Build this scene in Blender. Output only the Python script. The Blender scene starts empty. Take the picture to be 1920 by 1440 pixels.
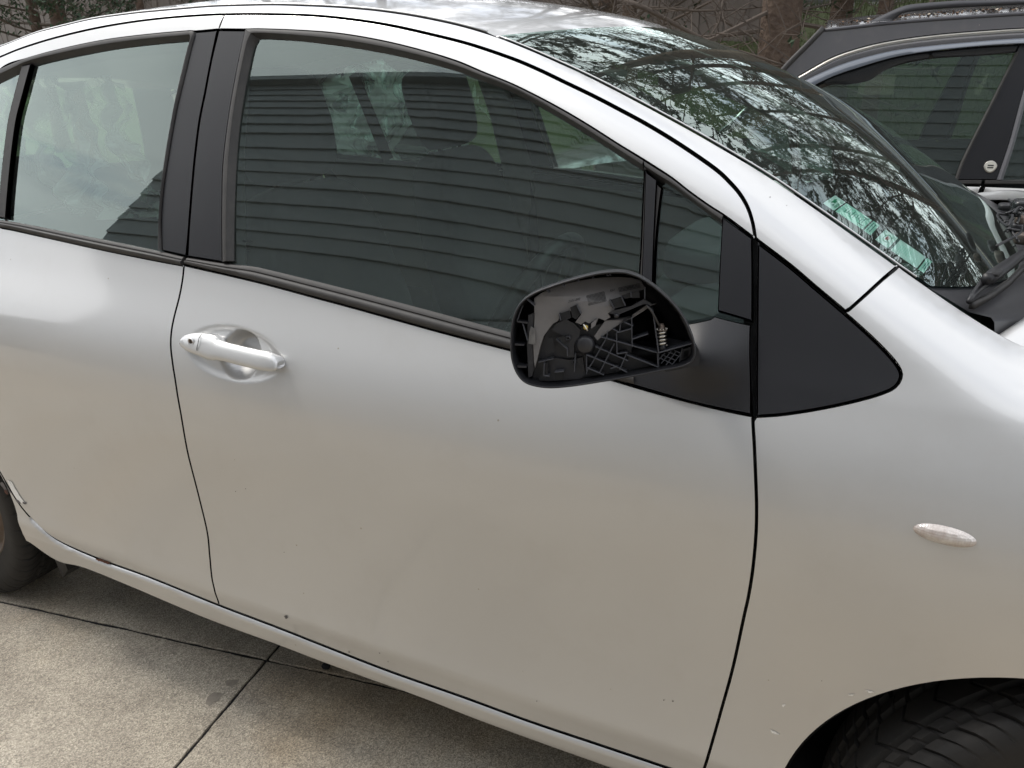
"""Side of a silver hatchback with a broken wing mirror, seen from the driveway."""
import bpy, bmesh
from mathutils import Vector, Matrix, geometry, noise as mnoise
import math, random
import numpy as np
# ---------------------------------------------------------------- survey of the place
# camera pose found from the known sizes of the car; points read in the photograph are
# carried out to the real surfaces they lie on
CAM=np.array([-.307,-.937,1.339]); FPX=1493.0
_y,_p,_r=math.radians(26.61),math.radians(21.88),math.radians(-.95)
FWD=np.array([-math.sin(_y)*math.cos(_p),math.cos(_y)*math.cos(_p),-math.sin(_p)])
_rt=np.array([math.cos(_y),math.sin(_y),0.]); _up=np.cross(_rt,FWD)
RGT=math.cos(_r)*_rt+math.sin(_r)*_up; UPV=-math.sin(_r)*_rt+math.cos(_r)*_up
CAR_W=1.695
def ray(u,v):
    d=FWD*FPX+RGT*(u-960)-UPV*(v-720); return d/np.linalg.norm(d)
def proj(P):
    d=np.asarray(P,float)-CAM; z=d@FWD
    return np.array([960+FPX*(d@RGT)/z,720-FPX*(d@UPV)/z])
def at_y(u,v,Y):
    d=ray(u,v); return CAM+d*(Y-CAM[1])/d[1]
def at_z(u,v,Z):
    d=ray(u,v); return CAM+d*(Z-CAM[2])/d[2]
# ---- body side: distance in from the widest line as a smooth function of height
_kz=[.0,.15,.20,.25,.29,.315,.338,.345,.38,.43,.50,.60,.70,.78,.83,.87,.90,.94,.97,1.0,1.08,1.18,1.3,1.47,1.7]
_ky=[.09,.060,.034,.021,.0135,.0098,.0048,.0044,.0085,.0118,.0120,.0085,.0025,.0035,.0130,.0280,.0430,.0650,.0795,.0910,.123,.167,.224,.310,.44]
_gz=np.arange(0,1.7,.001); _gy=np.interp(_gz,_kz,_ky)
def _smooth(a,s):
    n=int(4*s/.001); k=np.exp(-.5*(np.arange(-n,n+1)*.001/s)**2); k/=k.sum()
    p=np.concatenate([2*a[0]-a[n:0:-1],a,2*a[-1]-a[-2:-n-2:-1]]); return np.convolve(p,k,'valid')
_s1=_smooth(_gy,.0045); _s2=_smooth(_gy,.026)
_w=np.clip((_gz-.37)/.07,0,1); _w=_w*_w*(3-2*_w)
_gb=_s1*(1-_w)+_s2*_w; _gd=np.gradient(_gb,.001)
def base(z): return np.interp(z,_gz,_gb)+np.maximum(0,np.asarray(z)-1.69)*.6
def plan(x,z):
    x=np.asarray(x,float); f=np.maximum(0,x+.9); f2=np.maximum(0,x-.15); b=np.maximum(0,-2.1-x)
    return .012*((x+1.35)/1.1)**2+.012*f**2*0+.28*f2**2+.16*b**2+np.maximum(0,np.asarray(z)-.95)*(.10*np.maximum(0,x+1.25)**2+.10*b)
# top edge of the body side (roof rail, screen pillar, wing top)
def cubic(xs,ys):
    xs=np.array(xs,float); ys=np.array(ys,float); n=len(xs); h=np.diff(xs); A=np.zeros((n,n)); r=np.zeros(n); A[0,0]=A[-1,-1]=1
    for i in range(1,n-1):
        A[i,i-1]=h[i-1];A[i,i]=2*(h[i-1]+h[i]);A[i,i+1]=h[i]; r[i]=3*((ys[i+1]-ys[i])/h[i]-(ys[i]-ys[i-1])/h[i-1])
    c=np.linalg.solve(A,r)
    def f(x):
        x=np.asarray(x,float); i=np.clip(np.searchsorted(xs,x)-1,0,n-2); t=np.clip(x,xs[0],xs[-1])-xs[i]
        b=(ys[i+1]-ys[i])/h[i]-h[i]*(2*c[i]+c[i+1])/3; d=(c[i+1]-c[i])/(3*h[i])
        return ys[i]+b*t+c[i]*t*t+d*t**3
    return f
PX_EDGE=[(0,88),(69,60),(174,34),(260,22.5),(400,10),(520,7),(630,11),(705,17),(780,27.5),(865,45),(937,66),(1010,96),(1110,141),(1210,193),(1310,247),(1440,323),(1560,406),(1685,495),(1800,576),(1920,651)]
_yi=lambda u: float(np.interp(u,[0,480,937,1300,1685,1800,1920],[.305,.327,.316,.276,.226,.208,.192]))
EDGE3=[at_y(u,v,_yi(u)) for u,v in PX_EDGE]
_ex=[-3.0,-2.8,-2.55]+[p[0] for p in EDGE3]+[.15,.4,.62,.8]; _ez=[1.20,1.29,1.365]+[p[2] for p in EDGE3]+[.965,.905,.83,.75]
_ey=[.38,.35,.32]+[p[1] for p in EDGE3]+[.178,.195,.25,.33]
_gx=np.arange(-3,.8,.005)
_zl=np.interp(_gx,_ex,_ez); _yl=np.interp(_gx,_ex,_ey)
def _sm5(a,s):
    n=int(4*s/.005); k=np.exp(-.5*(np.arange(-n,n+1)*.005/s)**2); k/=k.sum()
    p=np.concatenate([2*a[0]-a[n:0:-1],a,2*a[-1]-a[-2:-n-2:-1]]); return np.convolve(p,k,'valid')
_zs=_sm5(_zl,.025); _ys=_sm5(_yl,.05)
def ze(x): return np.interp(x,_gx,_zs)
def yi(x): return np.interp(x,_gx,_ys)
def S(x,z):
    x=np.asarray(x,float); z=np.asarray(z,float); e=ze(x)
    b=base(z)+plan(x,z); A=np.maximum(yi(x)-base(e)-plan(x,e),.004); D=1.0*A+.018
    s=1-(e-z)/D; t=np.clip(s,0,1)
    return b+A*t**3.6+np.maximum(0,s-1)*3.6*A
def grad(f,x,z,h=.0015):
    return (f(x+h,z)-f(x-h,z))/(2*h),(f(x,z+h)-f(x,z-h))/(2*h)
def hit(u,v,f=S,lo=-.35,hi=1.2):
    d=ray(u,v)
    for k in range(4):
        ys=np.linspace(lo,hi,160); t=(ys-CAM[1])/d[1]; X=CAM[0]+d[0]*t; Z=CAM[2]+d[2]*t
        g=f(X,Z)-ys; i=int(np.argmax(g<0)) if (g<0).any() else len(g)-1; i=max(i,1); lo,hi=ys[i-1],ys[i]
        if k==0 and not (g<0).any(): return None
    return np.array([X[i],f(X[i],Z[i]),Z[i]])
random.seed(7); np.random.seed(7)
SC=bpy.context.scene; COL=SC.collection
# ---------------------------------------------------------------- camera, sky, sun, exposure
cd=bpy.data.cameras.new('camera'); cam=bpy.data.objects.new('camera',cd); COL.objects.link(cam); SC.camera=cam
cam.matrix_world=Matrix(((RGT[0],UPV[0],-FWD[0],CAM[0]),(RGT[1],UPV[1],-FWD[1],CAM[1]),(RGT[2],UPV[2],-FWD[2],CAM[2]),(0,0,0,1)))
cd.sensor_fit='HORIZONTAL'; cd.sensor_width=36; cd.lens=36*FPX/1920; cd.clip_start=.02; cd.clip_end=3000
W=bpy.data.worlds.new('World'); SC.world=W; W.use_nodes=True
nt=W.node_tree; nt.nodes.clear()
def N(nt,t,**k):
    n=nt.nodes.new(t)
    for a,b in k.items(): setattr(n,a,b)
    return n
wo=N(nt,'ShaderNodeOutputWorld'); bg=N(nt,'ShaderNodeBackground'); bg2=N(nt,'ShaderNodeBackground'); mx=N(nt,'ShaderNodeMixShader')
sky=N(nt,'ShaderNodeTexSky'); sky.sky_type='NISHITA'; sky.sun_disc=False; sky.sun_elevation=math.radians(54); sky.sun_rotation=math.radians(200)
bg.inputs[1].default_value=.13; nt.links.new(sky.outputs[0],bg.inputs[0])
tc=N(nt,'ShaderNodeTexCoord'); mp=N(nt,'ShaderNodeMapping'); mp.inputs['Scale'].default_value=(1.2,1.2,2.6)
nz=N(nt,'ShaderNodeTexNoise'); nz.inputs['Scale'].default_value=1.7; nz.inputs['Detail'].default_value=7; nz.inputs['Roughness'].default_value=.55; nz.inputs['Distortion'].default_value=.35
nt.links.new(tc.outputs['Generated'],mp.inputs[0]); nt.links.new(mp.outputs[0],nz.inputs['Vector'])
cr=N(nt,'ShaderNodeValToRGB'); cr.color_ramp.elements[0].position=.34; cr.color_ramp.elements[0].color=(.10,.10,.10,1); cr.color_ramp.elements[1].position=.50; cr.color_ramp.elements[1].color=(1,1,1,1)
nt.links.new(nz.outputs[0],cr.inputs[0])
cc=N(nt,'ShaderNodeValToRGB'); cc.color_ramp.elements[0].position=.40; cc.color_ramp.elements[0].color=(.98,.985,1.0,1); cc.color_ramp.elements[1].position=.72; cc.color_ramp.elements[1].color=(.52,.55,.60,1)
nz2=N(nt,'ShaderNodeTexNoise'); nz2.inputs['Scale'].default_value=2.6; nz2.inputs['Detail'].default_value=6
nt.links.new(mp.outputs[0],nz2.inputs['Vector']); nt.links.new(nz2.outputs[0],cc.inputs[0])
nt.links.new(cc.outputs[0],bg2.inputs[0]); bg2.inputs[1].default_value=1.38
nt.links.new(cr.outputs[0],mx.inputs[0]); nt.links.new(bg.outputs[0],mx.inputs[1]); nt.links.new(bg2.outputs[0],mx.inputs[2]); nt.links.new(mx.outputs[0],wo.inputs[0])
sd=bpy.data.lights.new('sun','SUN'); sd.energy=1.25; sd.angle=math.radians(14); sd.color=(1,.95,.88)
sun=bpy.data.objects.new('sun',sd); COL.objects.link(sun)
_el,_az=math.radians(54),math.radians(180)   # veiled sun high on the left, slightly beyond the car
sdir=Vector((math.cos(_el)*math.cos(_az),math.cos(_el)*math.sin(_az),math.sin(_el)))
sun.rotation_euler=sdir.to_track_quat('Z','Y').to_euler(); sky.sun_rotation=math.atan2(sdir.x,sdir.y)
vs=SC.view_settings; vs.view_transform='Standard'; vs.look='None'; vs.gamma=1; vs.use_curve_mapping=False; vs.exposure=0.72
SC.cycles.max_bounces=12; SC.cycles.transparent_max_bounces=24; SC.cycles.glossy_bounces=5; SC.cycles.diffuse_bounces=4

# ---------------------------------------------------------------- materials
MATS={}
def mat(name,col=(.5,.5,.5),rough=.5,metal=0,coat=0,spec=.5,bump=None,vary=None,coatr=.03,emit=None):
    m=bpy.data.materials.new(name); m.use_nodes=True; t=m.node_tree; b=t.nodes['Principled BSDF']
    b.inputs['Base Color'].default_value=(*col,1); b.inputs['Roughness'].default_value=rough; b.inputs['Metallic'].default_value=metal
    b.inputs['Coat Weight'].default_value=coat; b.inputs['Coat Roughness'].default_value=coatr; b.inputs['Specular IOR Level'].default_value=spec
    tc=t.nodes.new('ShaderNodeTexCoord')
    if vary:   # (scale, amount, second colour)
        n=t.nodes.new('ShaderNodeTexNoise'); n.inputs['Scale'].default_value=vary[0]; n.inputs['Detail'].default_value=8; n.inputs['Roughness'].default_value=.62
        r=t.nodes.new('ShaderNodeValToRGB'); r.color_ramp.elements[0].position=.5-vary[1]; r.color_ramp.elements[1].position=.5+vary[1]
        r.color_ramp.elements[0].color=(*col,1); r.color_ramp.elements[1].color=(*vary[2],1)
        t.links.new(tc.outputs['Object'],n.inputs['Vector']); t.links.new(n.outputs[0],r.inputs[0]); t.links.new(r.outputs[0],b.inputs['Base Color'])
    if bump:   # (scale, strength, distance)
        n=t.nodes.new('ShaderNodeTexNoise'); n.inputs['Scale'].default_value=bump[0]; n.inputs['Detail'].default_value=6
        u=t.nodes.new('ShaderNodeBump'); u.inputs['Strength'].default_value=bump[1]; u.inputs['Distance'].default_value=bump[2]
        t.links.new(tc.outputs['Object'],n.inputs['Vector']); t.links.new(n.outputs[0],u.inputs['Height']); t.links.new(u.outputs[0],b.inputs['Normal'])
    MATS[name]=m; return m
def glassmat(name,tint,boost=1.0,ior=1.5,dirt=.0):
    m=bpy.data.materials.new(name); m.use_nodes=True; t=m.node_tree; t.nodes.clear()
    o=t.nodes.new('ShaderNodeOutputMaterial'); tr=t.nodes.new('ShaderNodeBsdfTransparent'); tr.inputs[0].default_value=(*tint,1)
    g=t.nodes.new('ShaderNodeBsdfGlossy'); g.inputs['Roughness'].default_value=0.0; g.inputs['Color'].default_value=(.86,1,.96,1)
    f=t.nodes.new('ShaderNodeFresnel'); f.inputs[0].default_value=ior; mu=t.nodes.new('ShaderNodeMath'); mu.operation='MULTIPLY'; mu.inputs[1].default_value=boost; mu.use_clamp=True
    mi=t.nodes.new('ShaderNodeMixShader'); t.links.new(f.outputs[0],mu.inputs[0]); t.links.new(mu.outputs[0],mi.inputs[0]); t.links.new(tr.outputs[0],mi.inputs[1]); t.links.new(g.outputs[0],mi.inputs[2])
    # faint film of dust
    d=t.nodes.new('ShaderNodeBsdfDiffuse'); d.inputs[0].default_value=(.45,.47,.44,1); m2=t.nodes.new('ShaderNodeMixShader')
    tc=t.nodes.new('ShaderNodeTexCoord'); n=t.nodes.new('ShaderNodeTexNoise'); n.inputs['Scale'].default_value=9; n.inputs['Detail'].default_value=9; n.inputs['Roughness'].default_value=.7
    n2=t.nodes.new('ShaderNodeMath'); n2.operation='MULTIPLY'; n2.inputs[1].default_value=dirt
    t.links.new(tc.outputs['Object'],n.inputs['Vector']); t.links.new(n.outputs[0],n2.inputs[0]); t.links.new(n2.outputs[0],m2.inputs[0]); t.links.new(mi.outputs[0],m2.inputs[1]); t.links.new(d.outputs[0],m2.inputs[2]); t.links.new(m2.outputs[0],o.inputs[0])
    MATS[name]=m; return m
def paint(name,col,metal,rough,coat=1.0,dirt=(.33,.29,.23)):
    m=mat(name,col,rough,metal,coat,coatr=.075); t=m.node_tree; b=t.nodes['Principled BSDF']; b.inputs['Coat IOR'].default_value=1.58
    tc=t.nodes.new('ShaderNodeTexCoord')
    def ns(s,d=3,r=.5):
        n=t.nodes.new('ShaderNodeTexNoise'); n.inputs['Scale'].default_value=s; n.inputs['Detail'].default_value=d; n.inputs['Roughness'].default_value=r; t.links.new(tc.outputs['Object'],n.inputs['Vector']); return n
    a=ns(2200,1); u=t.nodes.new('ShaderNodeBump'); u.inputs['Strength'].default_value=.06; u.inputs['Distance'].default_value=.0004
    t.links.new(a.outputs[0],u.inputs['Height'])
    w=ns(14,2); u2=t.nodes.new('ShaderNodeBump'); u2.inputs['Strength'].default_value=.05; u2.inputs['Distance'].default_value=.002; t.links.new(w.outputs[0],u2.inputs['Height'])
    t.links.new(u.outputs[0],b.inputs['Normal']); t.links.new(u2.outputs[0],b.inputs['Coat Normal'])
    # road film and specks
    g=ns(5,10,.75); rr=t.nodes.new('ShaderNodeValToRGB'); rr.color_ramp.elements[0].position=.52; rr.color_ramp.elements[1].position=.85; rr.color_ramp.elements[0].color=(0,0,0,1); rr.color_ramp.elements[1].color=(.14,.14,.14,1)
    t.links.new(g.outputs[0],rr.inputs[0])
    v=t.nodes.new('ShaderNodeTexVoronoi'); v.inputs['Scale'].default_value=26; v.inputs['Randomness'].default_value=1; t.links.new(tc.outputs['Object'],v.inputs['Vector'])
    lt=t.nodes.new('ShaderNodeMath'); lt.operation='LESS_THAN'; lt.inputs[1].default_value=.045; t.links.new(v.outputs['Distance'],lt.inputs[0])
    sep=t.nodes.new('ShaderNodeSeparateColor'); t.links.new(v.outputs['Color'],sep.inputs[0]); l2=t.nodes.new('ShaderNodeMath'); l2.operation='GREATER_THAN'; l2.inputs[1].default_value=.86; t.links.new(sep.outputs[0],l2.inputs[0])
    m3=t.nodes.new('ShaderNodeMath'); m3.operation='MULTIPLY'; t.links.new(lt.outputs[0],m3.inputs[0]); t.links.new(l2.outputs[0],m3.inputs[1])
    m4=t.nodes.new('ShaderNodeMath'); m4.operation='MULTIPLY'; m4.inputs[1].default_value=.75; t.links.new(m3.outputs[0],m4.inputs[0])
    ad=t.nodes.new('ShaderNodeMath'); ad.operation='ADD'; ad.use_clamp=True; t.links.new(rr.outputs[0],ad.inputs[0]); t.links.new(m4.outputs[0],ad.inputs[1])
    mc=t.nodes.new('ShaderNodeMix'); mc.data_type='RGBA'; mc.inputs[6].default_value=(*col,1); mc.inputs[7].default_value=(*dirt,1); t.links.new(ad.outputs[0],mc.inputs[0]); t.links.new(mc.outputs[2],b.inputs['Base Color'])
    return m
paint('silver_paint',(.555,.556,.553),.80,.48)
paint('suv_paint',(.085,.082,.086),.5,.38); paint('suv_silver',(.42,.41,.40),.5,.38)
mat('black_plastic',(.014,.0145,.017),.40,spec=.35,bump=(900,.10,.0004),vary=(9,.3,(.018,.018,.020)))
mat('matt_black',(.013,.0135,.0165),.36,spec=.36,bump=(1400,.08,.0003),vary=(6,.3,(.017,.0175,.020)))
mat('rubber',(.026,.025,.025),.58,spec=.4,bump=(300,.12,.0006),vary=(30,.25,(.045,.042,.040)))
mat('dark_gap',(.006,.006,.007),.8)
mat('carrier_plastic',(.13,.125,.125),.38,bump=(500,.10,.0004),vary=(25,.2,(.18,.172,.17)))
mat('inner_plastic',(.014,.0145,.018),.42,bump=(600,.10,.0004),vary=(40,.2,(.024,.024,.027)))
mat('rib_plastic',(.050,.052,.060),.38)  # paler copy of inner_plastic, lit look of the ribs put into the colour
mat('scuffed',(.16,.155,.15),.55,vary=(90,.2,(.06,.06,.06)))
mat('glossy_smoke',(.10,.115,.14),.22,coat=1)
mat('suv_trim',(.09,.09,.10),.5)
mat('badge_grey',(.35,.34,.31),.45,metal=.6)
mat('badge_pale',(.55,.54,.48),.5)
mat('rail_grey',(.030,.030,.035),.5)
mat('leaf_brown',(.16,.09,.05),.9)
mat('leaf_dark',(.04,.032,.028),.9)
mat('leaf_pale',(.42,.36,.28),.9)
mat('etched',(.018,.018,.019),.6)
mat('spring_steel',(.55,.53,.49),.28,metal=1,vary=(80,.2,(.30,.27,.22)))
mat('brass',(.55,.42,.12),.35,metal=1)
mat('chrome',(.85,.83,.76),.30,metal=1)
mat('tyre',(.007,.007,.007),.7,spec=.3,bump=(120,.25,.001),vary=(12,.22,(.020,.018,.016)))
mat('rim_steel',(.16,.15,.14),.5,metal=.7,vary=(20,.2,(.13,.085,.06)))
mat('rust',(.12,.04,.018),.9,vary=(60,.2,(.035,.015,.009)),bump=(300,.4,.001))
mat('scuff',(.80,.79,.76),.6); mat('bare',(.11,.10,.10),.7)
mat('seat_cloth',(.028,.030,.034),.9,bump=(700,.4,.001),vary=(50,.25,(.040,.042,.046)))
mat('dash_plastic',(.035,.036,.040),.6,bump=(500,.25,.0006))
mat('grey_trim',(.26,.25,.22),.7,bump=(400,.15,.0005)); mat('headliner',(.50,.49,.45),.95,bump=(600,.2,.0006)); mat('carpet',(.02,.02,.022),1)
mat('belt_web',(.02,.02,.022),.8)
mat('lens',(.62,.58,.54),.12,metal=.35,coat=1)
mat('lamp_base',(.10,.07,.055),.4)
mat('mint_card',(.66,.90,.83),.6); mat('pale_card',(.97,.97,.98),.6); mat('print_green',(.02,.30,.16),.6); mat('print_dark',(.10,.25,.24),.6); mat('print_red',(.55,.05,.06),.6)
glassmat('door_glass',(.72,.88,.80),2.0,1.52,.04)
glassmat('screen_glass',(.66,.84,.77),1.45,1.55,.05)
glassmat('suv_glass',(.48,.60,.53),2.3,1.52,.03)
mat('ceramic_black',(.010,.011,.012),.25)
# ---------------------------------------------------------------- object helpers
def obj(name,verts,faces,m,parent=None,smooth=True,normals=None,label=None,mats=None,fm=None):
    if normals is None:
        used=sorted({i for f in faces for i in f})
        if len(used)<len(verts): k={j:i for i,j in enumerate(used)}; verts=[verts[j] for j in used]; faces=[tuple(k[i] for i in f) for f in faces]
    me=bpy.data.meshes.new(name); me.from_pydata([tuple(map(float,v)) for v in verts],[],faces); me.update()
    for mm in (mats or [m]): me.materials.append(MATS[mm] if isinstance(mm,str) else mm)
    if fm is not None: me.polygons.foreach_set('material_index',fm)
    if smooth: me.shade_smooth()
    if normals is not None: me.normals_split_custom_set_from_vertices([tuple(map(float,n)) for n in normals])
    o=bpy.data.objects.new(name,me); COL.objects.link(o)
    if parent is not None: o.parent=parent
    if label: o['label']=label
    return o
def thing(name,label,cat,group=None,loc=(0,0,0)):
    o=bpy.data.objects.new(name,None); o.empty_display_size=.1; COL.objects.link(o); o.location=loc; o['label']=label; o['category']=cat
    if group: o['group']=group
    return o
def tag(o,label,cat,group=None):
    o['label']=label; o['category']=cat
    if group: o['group']=group
    return o
def struct(o): o['kind']='structure'; return o
class MB:
    def __init__(s): s.v=[]; s.f=[]; s.m=[]; s.cm=0
    def add(s,v,f):
        n=len(s.v); s.v+= [tuple(map(float,p)) for p in v]; s.f+=[tuple(i+n for i in q) for q in f]; s.m+=[s.cm]*len(f)
    def box(s,c,sz,R=None,taper=1):
        hx,hy,hz=[q/2 for q in sz]; P=[]
        for z,k in ((-hz,1),(hz,taper)):
            for x,y in ((-hx,-hy),(hx,-hy),(hx,hy),(-hx,hy)): P.append(np.array([x*k,y*k,z]))
        if R is not None: P=[R@p for p in P]
        s.add([p+np.array(c) for p in P],[(0,3,2,1),(4,5,6,7),(0,1,5,4),(1,2,6,5),(2,3,7,6),(3,0,4,7)])
    def tube(s,pts,rad,n=8,caps=True,flat=None):
        pts=[np.array(p,float) for p in pts]; rad=[rad]*len(pts) if np.isscalar(rad) else rad; k=len(pts); V=[]; F=[]
        ref=np.array([0,0,1.]) if flat is None else np.array(flat,float)
        for i,p in enumerate(pts):
            t=pts[min(i+1,k-1)]-pts[max(i-1,0)]; t/=np.linalg.norm(t)+1e-12
            a=np.cross(t,ref)
            if np.linalg.norm(a)<.05: a=np.cross(t,[1,0,0])
            a/=np.linalg.norm(a); b=np.cross(a,t)
            for j in range(n):
                q=2*math.pi*j/n; V.append(p+rad[i]*(math.cos(q)*a+math.sin(q)*b))
        for i in range(k-1):
            for j in range(n): F.append((i*n+j,i*n+(j+1)%n,(i+1)*n+(j+1)%n,(i+1)*n+j))
        if caps: F+= [tuple(range(n))[::-1],tuple((k-1)*n+j for j in range(n))]
        s.add(V,F)
    def obj(s,name,m,parent=None,smooth=True,label=None,mats=None):
        return obj(name,s.v,s.f,m,parent,smooth,None,label,mats,s.m if mats else None)
def catmull(P,ds,closed=False):
    """smooth curve through points; a point given twice is a corner"""
    P=[np.array(p,float) for p in P]; out=[]
    segs=[[P[0]]]
    for a,b in zip(P,P[1:]):
        if np.allclose(a,b): segs.append([b])
        else: segs[-1].append(b)
    for sg in segs:
        if len(sg)<2: continue
        q=[2*sg[0]-sg[1]]+sg+[2*sg[-1]-sg[-2]]
        for i in range(1,len(q)-2):
            L=np.linalg.norm(q[i+1]-q[i]); n=max(1,int(round(L/ds)))
            for k in range(n):
                t=k/n; p0,p1,p2,p3=q[i-1:i+3]
                # centripetal-ish: plain Catmull with tangent clamp
                m1=(p2-p0)*L/(np.linalg.norm(p2-p1)+np.linalg.norm(p1-p0)+1e-9); m2=(p3-p1)*L/(np.linalg.norm(p3-p2)+np.linalg.norm(p2-p1)+1e-9)
                out.append((2*t**3-3*t*t+1)*p1+(t**3-2*t*t+t)*m1+(-2*t**3+3*t*t)*p2+(t**3-t*t)*m2)
        out.append(sg[-1])
    r=[out[0]]
    for p in out[1:]:
        if np.linalg.norm(p-r[-1])>1e-7: r.append(p)
    return r
def xz(pts,f=S): 
    r=[]
    for p in pts:
        h=hit(p[0],p[1],f); r.append(np.array([h[0],h[2]]))
    return r
def area(L): 
    a=np.array(L); b=np.roll(a,-1,0); return .5*np.sum(a[:,0]*b[:,1]-b[:,0]*a[:,1])
def inpoly(pts,L):
    pts=np.asarray(pts); L=np.asarray(L); c=np.zeros(len(pts),bool); B=np.roll(L,-1,0)
    for (x1,y1),(x2,y2) in zip(L,B):
        if y1==y2: continue
        k=((y1>pts[:,1])!=(y2>pts[:,1]))&(pts[:,0]<(x2-x1)*(pts[:,1]-y1)/(y2-y1)+x1); c^=k
    return c
def resample(L,ds):
    L=[np.array(p,float) for p in L]; out=[]
    for a,b in zip(L,L[1:]+L[:1]):
        n=max(1,int(math.ceil(np.linalg.norm(b-a)/ds))); out+=[a+(b-a)*k/n for k in range(n)]
    r=[out[0]]
    for p in out[1:]:
        if np.linalg.norm(p-r[-1])>4e-4: r.append(p)
    return r
def cdt(loop,extra):
    V=[Vector((p[0],p[1])) for p in loop]+[Vector((p[0],p[1])) for p in extra]; n=len(loop)
    r=geometry.delaunay_2d_cdt(V,[(i,(i+1)%n) for i in range(n)],[],0,1e-7)
    vv=np.array([(p.x,p.y) for p in r[0]]); ff=np.array([f for f in r[2] if len(f)==3]); c=vv[ff].mean(1); k=inpoly(c,loop); return vv,ff[k],r[3]
MIRRORED=[]
def panel(name,loop,m,parent,f=S,off=0.,fil=.0025,dep=.014,res=.016,ds=.007,fine=None,label=None,mirror=True,flange=True):
    """sheet following the body side y=f(x,z), cut to a loop in x,z, with a rolled edge and a return flange"""
    L=resample(loop,ds)
    if area(L)<0: L=L[::-1]
    L=np.array(L); g=lambda x,z:f(x,z)-off
    t=np.roll(L,-1,0)-np.roll(L,1,0); t/=np.linalg.norm(t,axis=1)[:,None]+1e-12; n2=np.stack([t[:,1],-t[:,0]],1)
    I=L-n2*fil if fil>0 else L
    x0,z0=I.min(0); x1,z1=I.max(0); X,Z=np.meshgrid(np.arange(x0+res/2,x1,res),np.arange(z0+res/2,z1,res)); X[1::2]+=res/2
    ex=np.stack([X.ravel(),Z.ravel()],1)
    if fine is not None:
        fx,fz,rx,rz,fr=fine; A,B=np.meshgrid(np.arange(fx-rx,fx+rx,fr),np.arange(fz-rz,fz+rz,fr)); ex=ex[(abs(ex[:,0]-fx)>rx)|(abs(ex[:,1]-fz)>rz)]; ex=np.concatenate([ex,np.stack([A.ravel(),B.ravel()],1)])
    ex=ex[inpoly(ex,I)]
    if len(ex):
        keep=np.ones(len(ex),bool)
        for i in range(0,len(ex),2000):
            d=np.min(np.linalg.norm(ex[i:i+2000,None]-I[None],axis=2),axis=1); keep[i:i+2000]=d>min(res,fine[4] if fine is not None else res)*.45
        ex=ex[keep]
    vv,ff,_=cdt(list(I),list(ex))
    def P3(q): return np.stack([q[:,0],g(q[:,0],q[:,1]),q[:,1]],1)
    def N3(q):
        a,b=grad(g,q[:,0],q[:,1]); n=np.stack([a,-np.ones_like(a),b],1); return n/np.linalg.norm(n,axis=1)[:,None]
    V=list(P3(vv)); NN=list(N3(vv)); F=[]
    for a,b,c in ff:
        F.append((a,b,c))
    # orient: normal must face -y
    A=np.array(V)[ff]; nn=np.cross(A[:,1]-A[:,0],A[:,2]-A[:,0]); F=[tuple(q) if k<0 else (q[0],q[2],q[1]) for q,k in zip(ff.tolist(),nn[:,1])]
    if flange:
        n=len(L); NI=N3(I); h=.0015
        T=np.stack([n2[:,0],(g(I[:,0]+n2[:,0]*h,I[:,1]+n2[:,1]*h)-g(I[:,0],I[:,1]))/h,n2[:,1]],1); T/=np.linalg.norm(T,axis=1)[:,None]
        B=P3(I)
        rings=[(0,B,NI)]
        prev=len(V); V+=list(B); NN+=list(NI)
        stack=[prev]
        for th in ((.5,1.05,1.57) if fil>0 else ()):
            P=B+T*fil*math.sin(th)-NI*fil*(1-math.cos(th)); M=math.cos(th)*NI+math.sin(th)*T; stack.append(len(V)); V+=list(P); NN+=list(M)
        lastP=np.array(V[stack[-1]:stack[-1]+n])
        if fil<=0: stack=[len(V)]; V+=list(lastP); NN+=list(T)
        P=lastP-NI*dep; stack.append(len(V)); V+=list(P); NN+=list(T)
        for a,b in zip(stack,stack[1:]):
            for i in range(n):
                j=(i+1)%n; F.append((a+i,b+i,b+j,a+j)[::-1])
    V=np.array(V); NN=np.array(NN)
    o=obj(name,V,F,m,parent,True,NN,label)
    if mirror:
        V2=V.copy(); V2[:,1]=CAR_W-V2[:,1]; N2=NN.copy(); N2[:,1]*=-1
        MIRRORED.append((o,name,V2,[f[::-1] for f in F],m,parent,N2))
    return o
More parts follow.
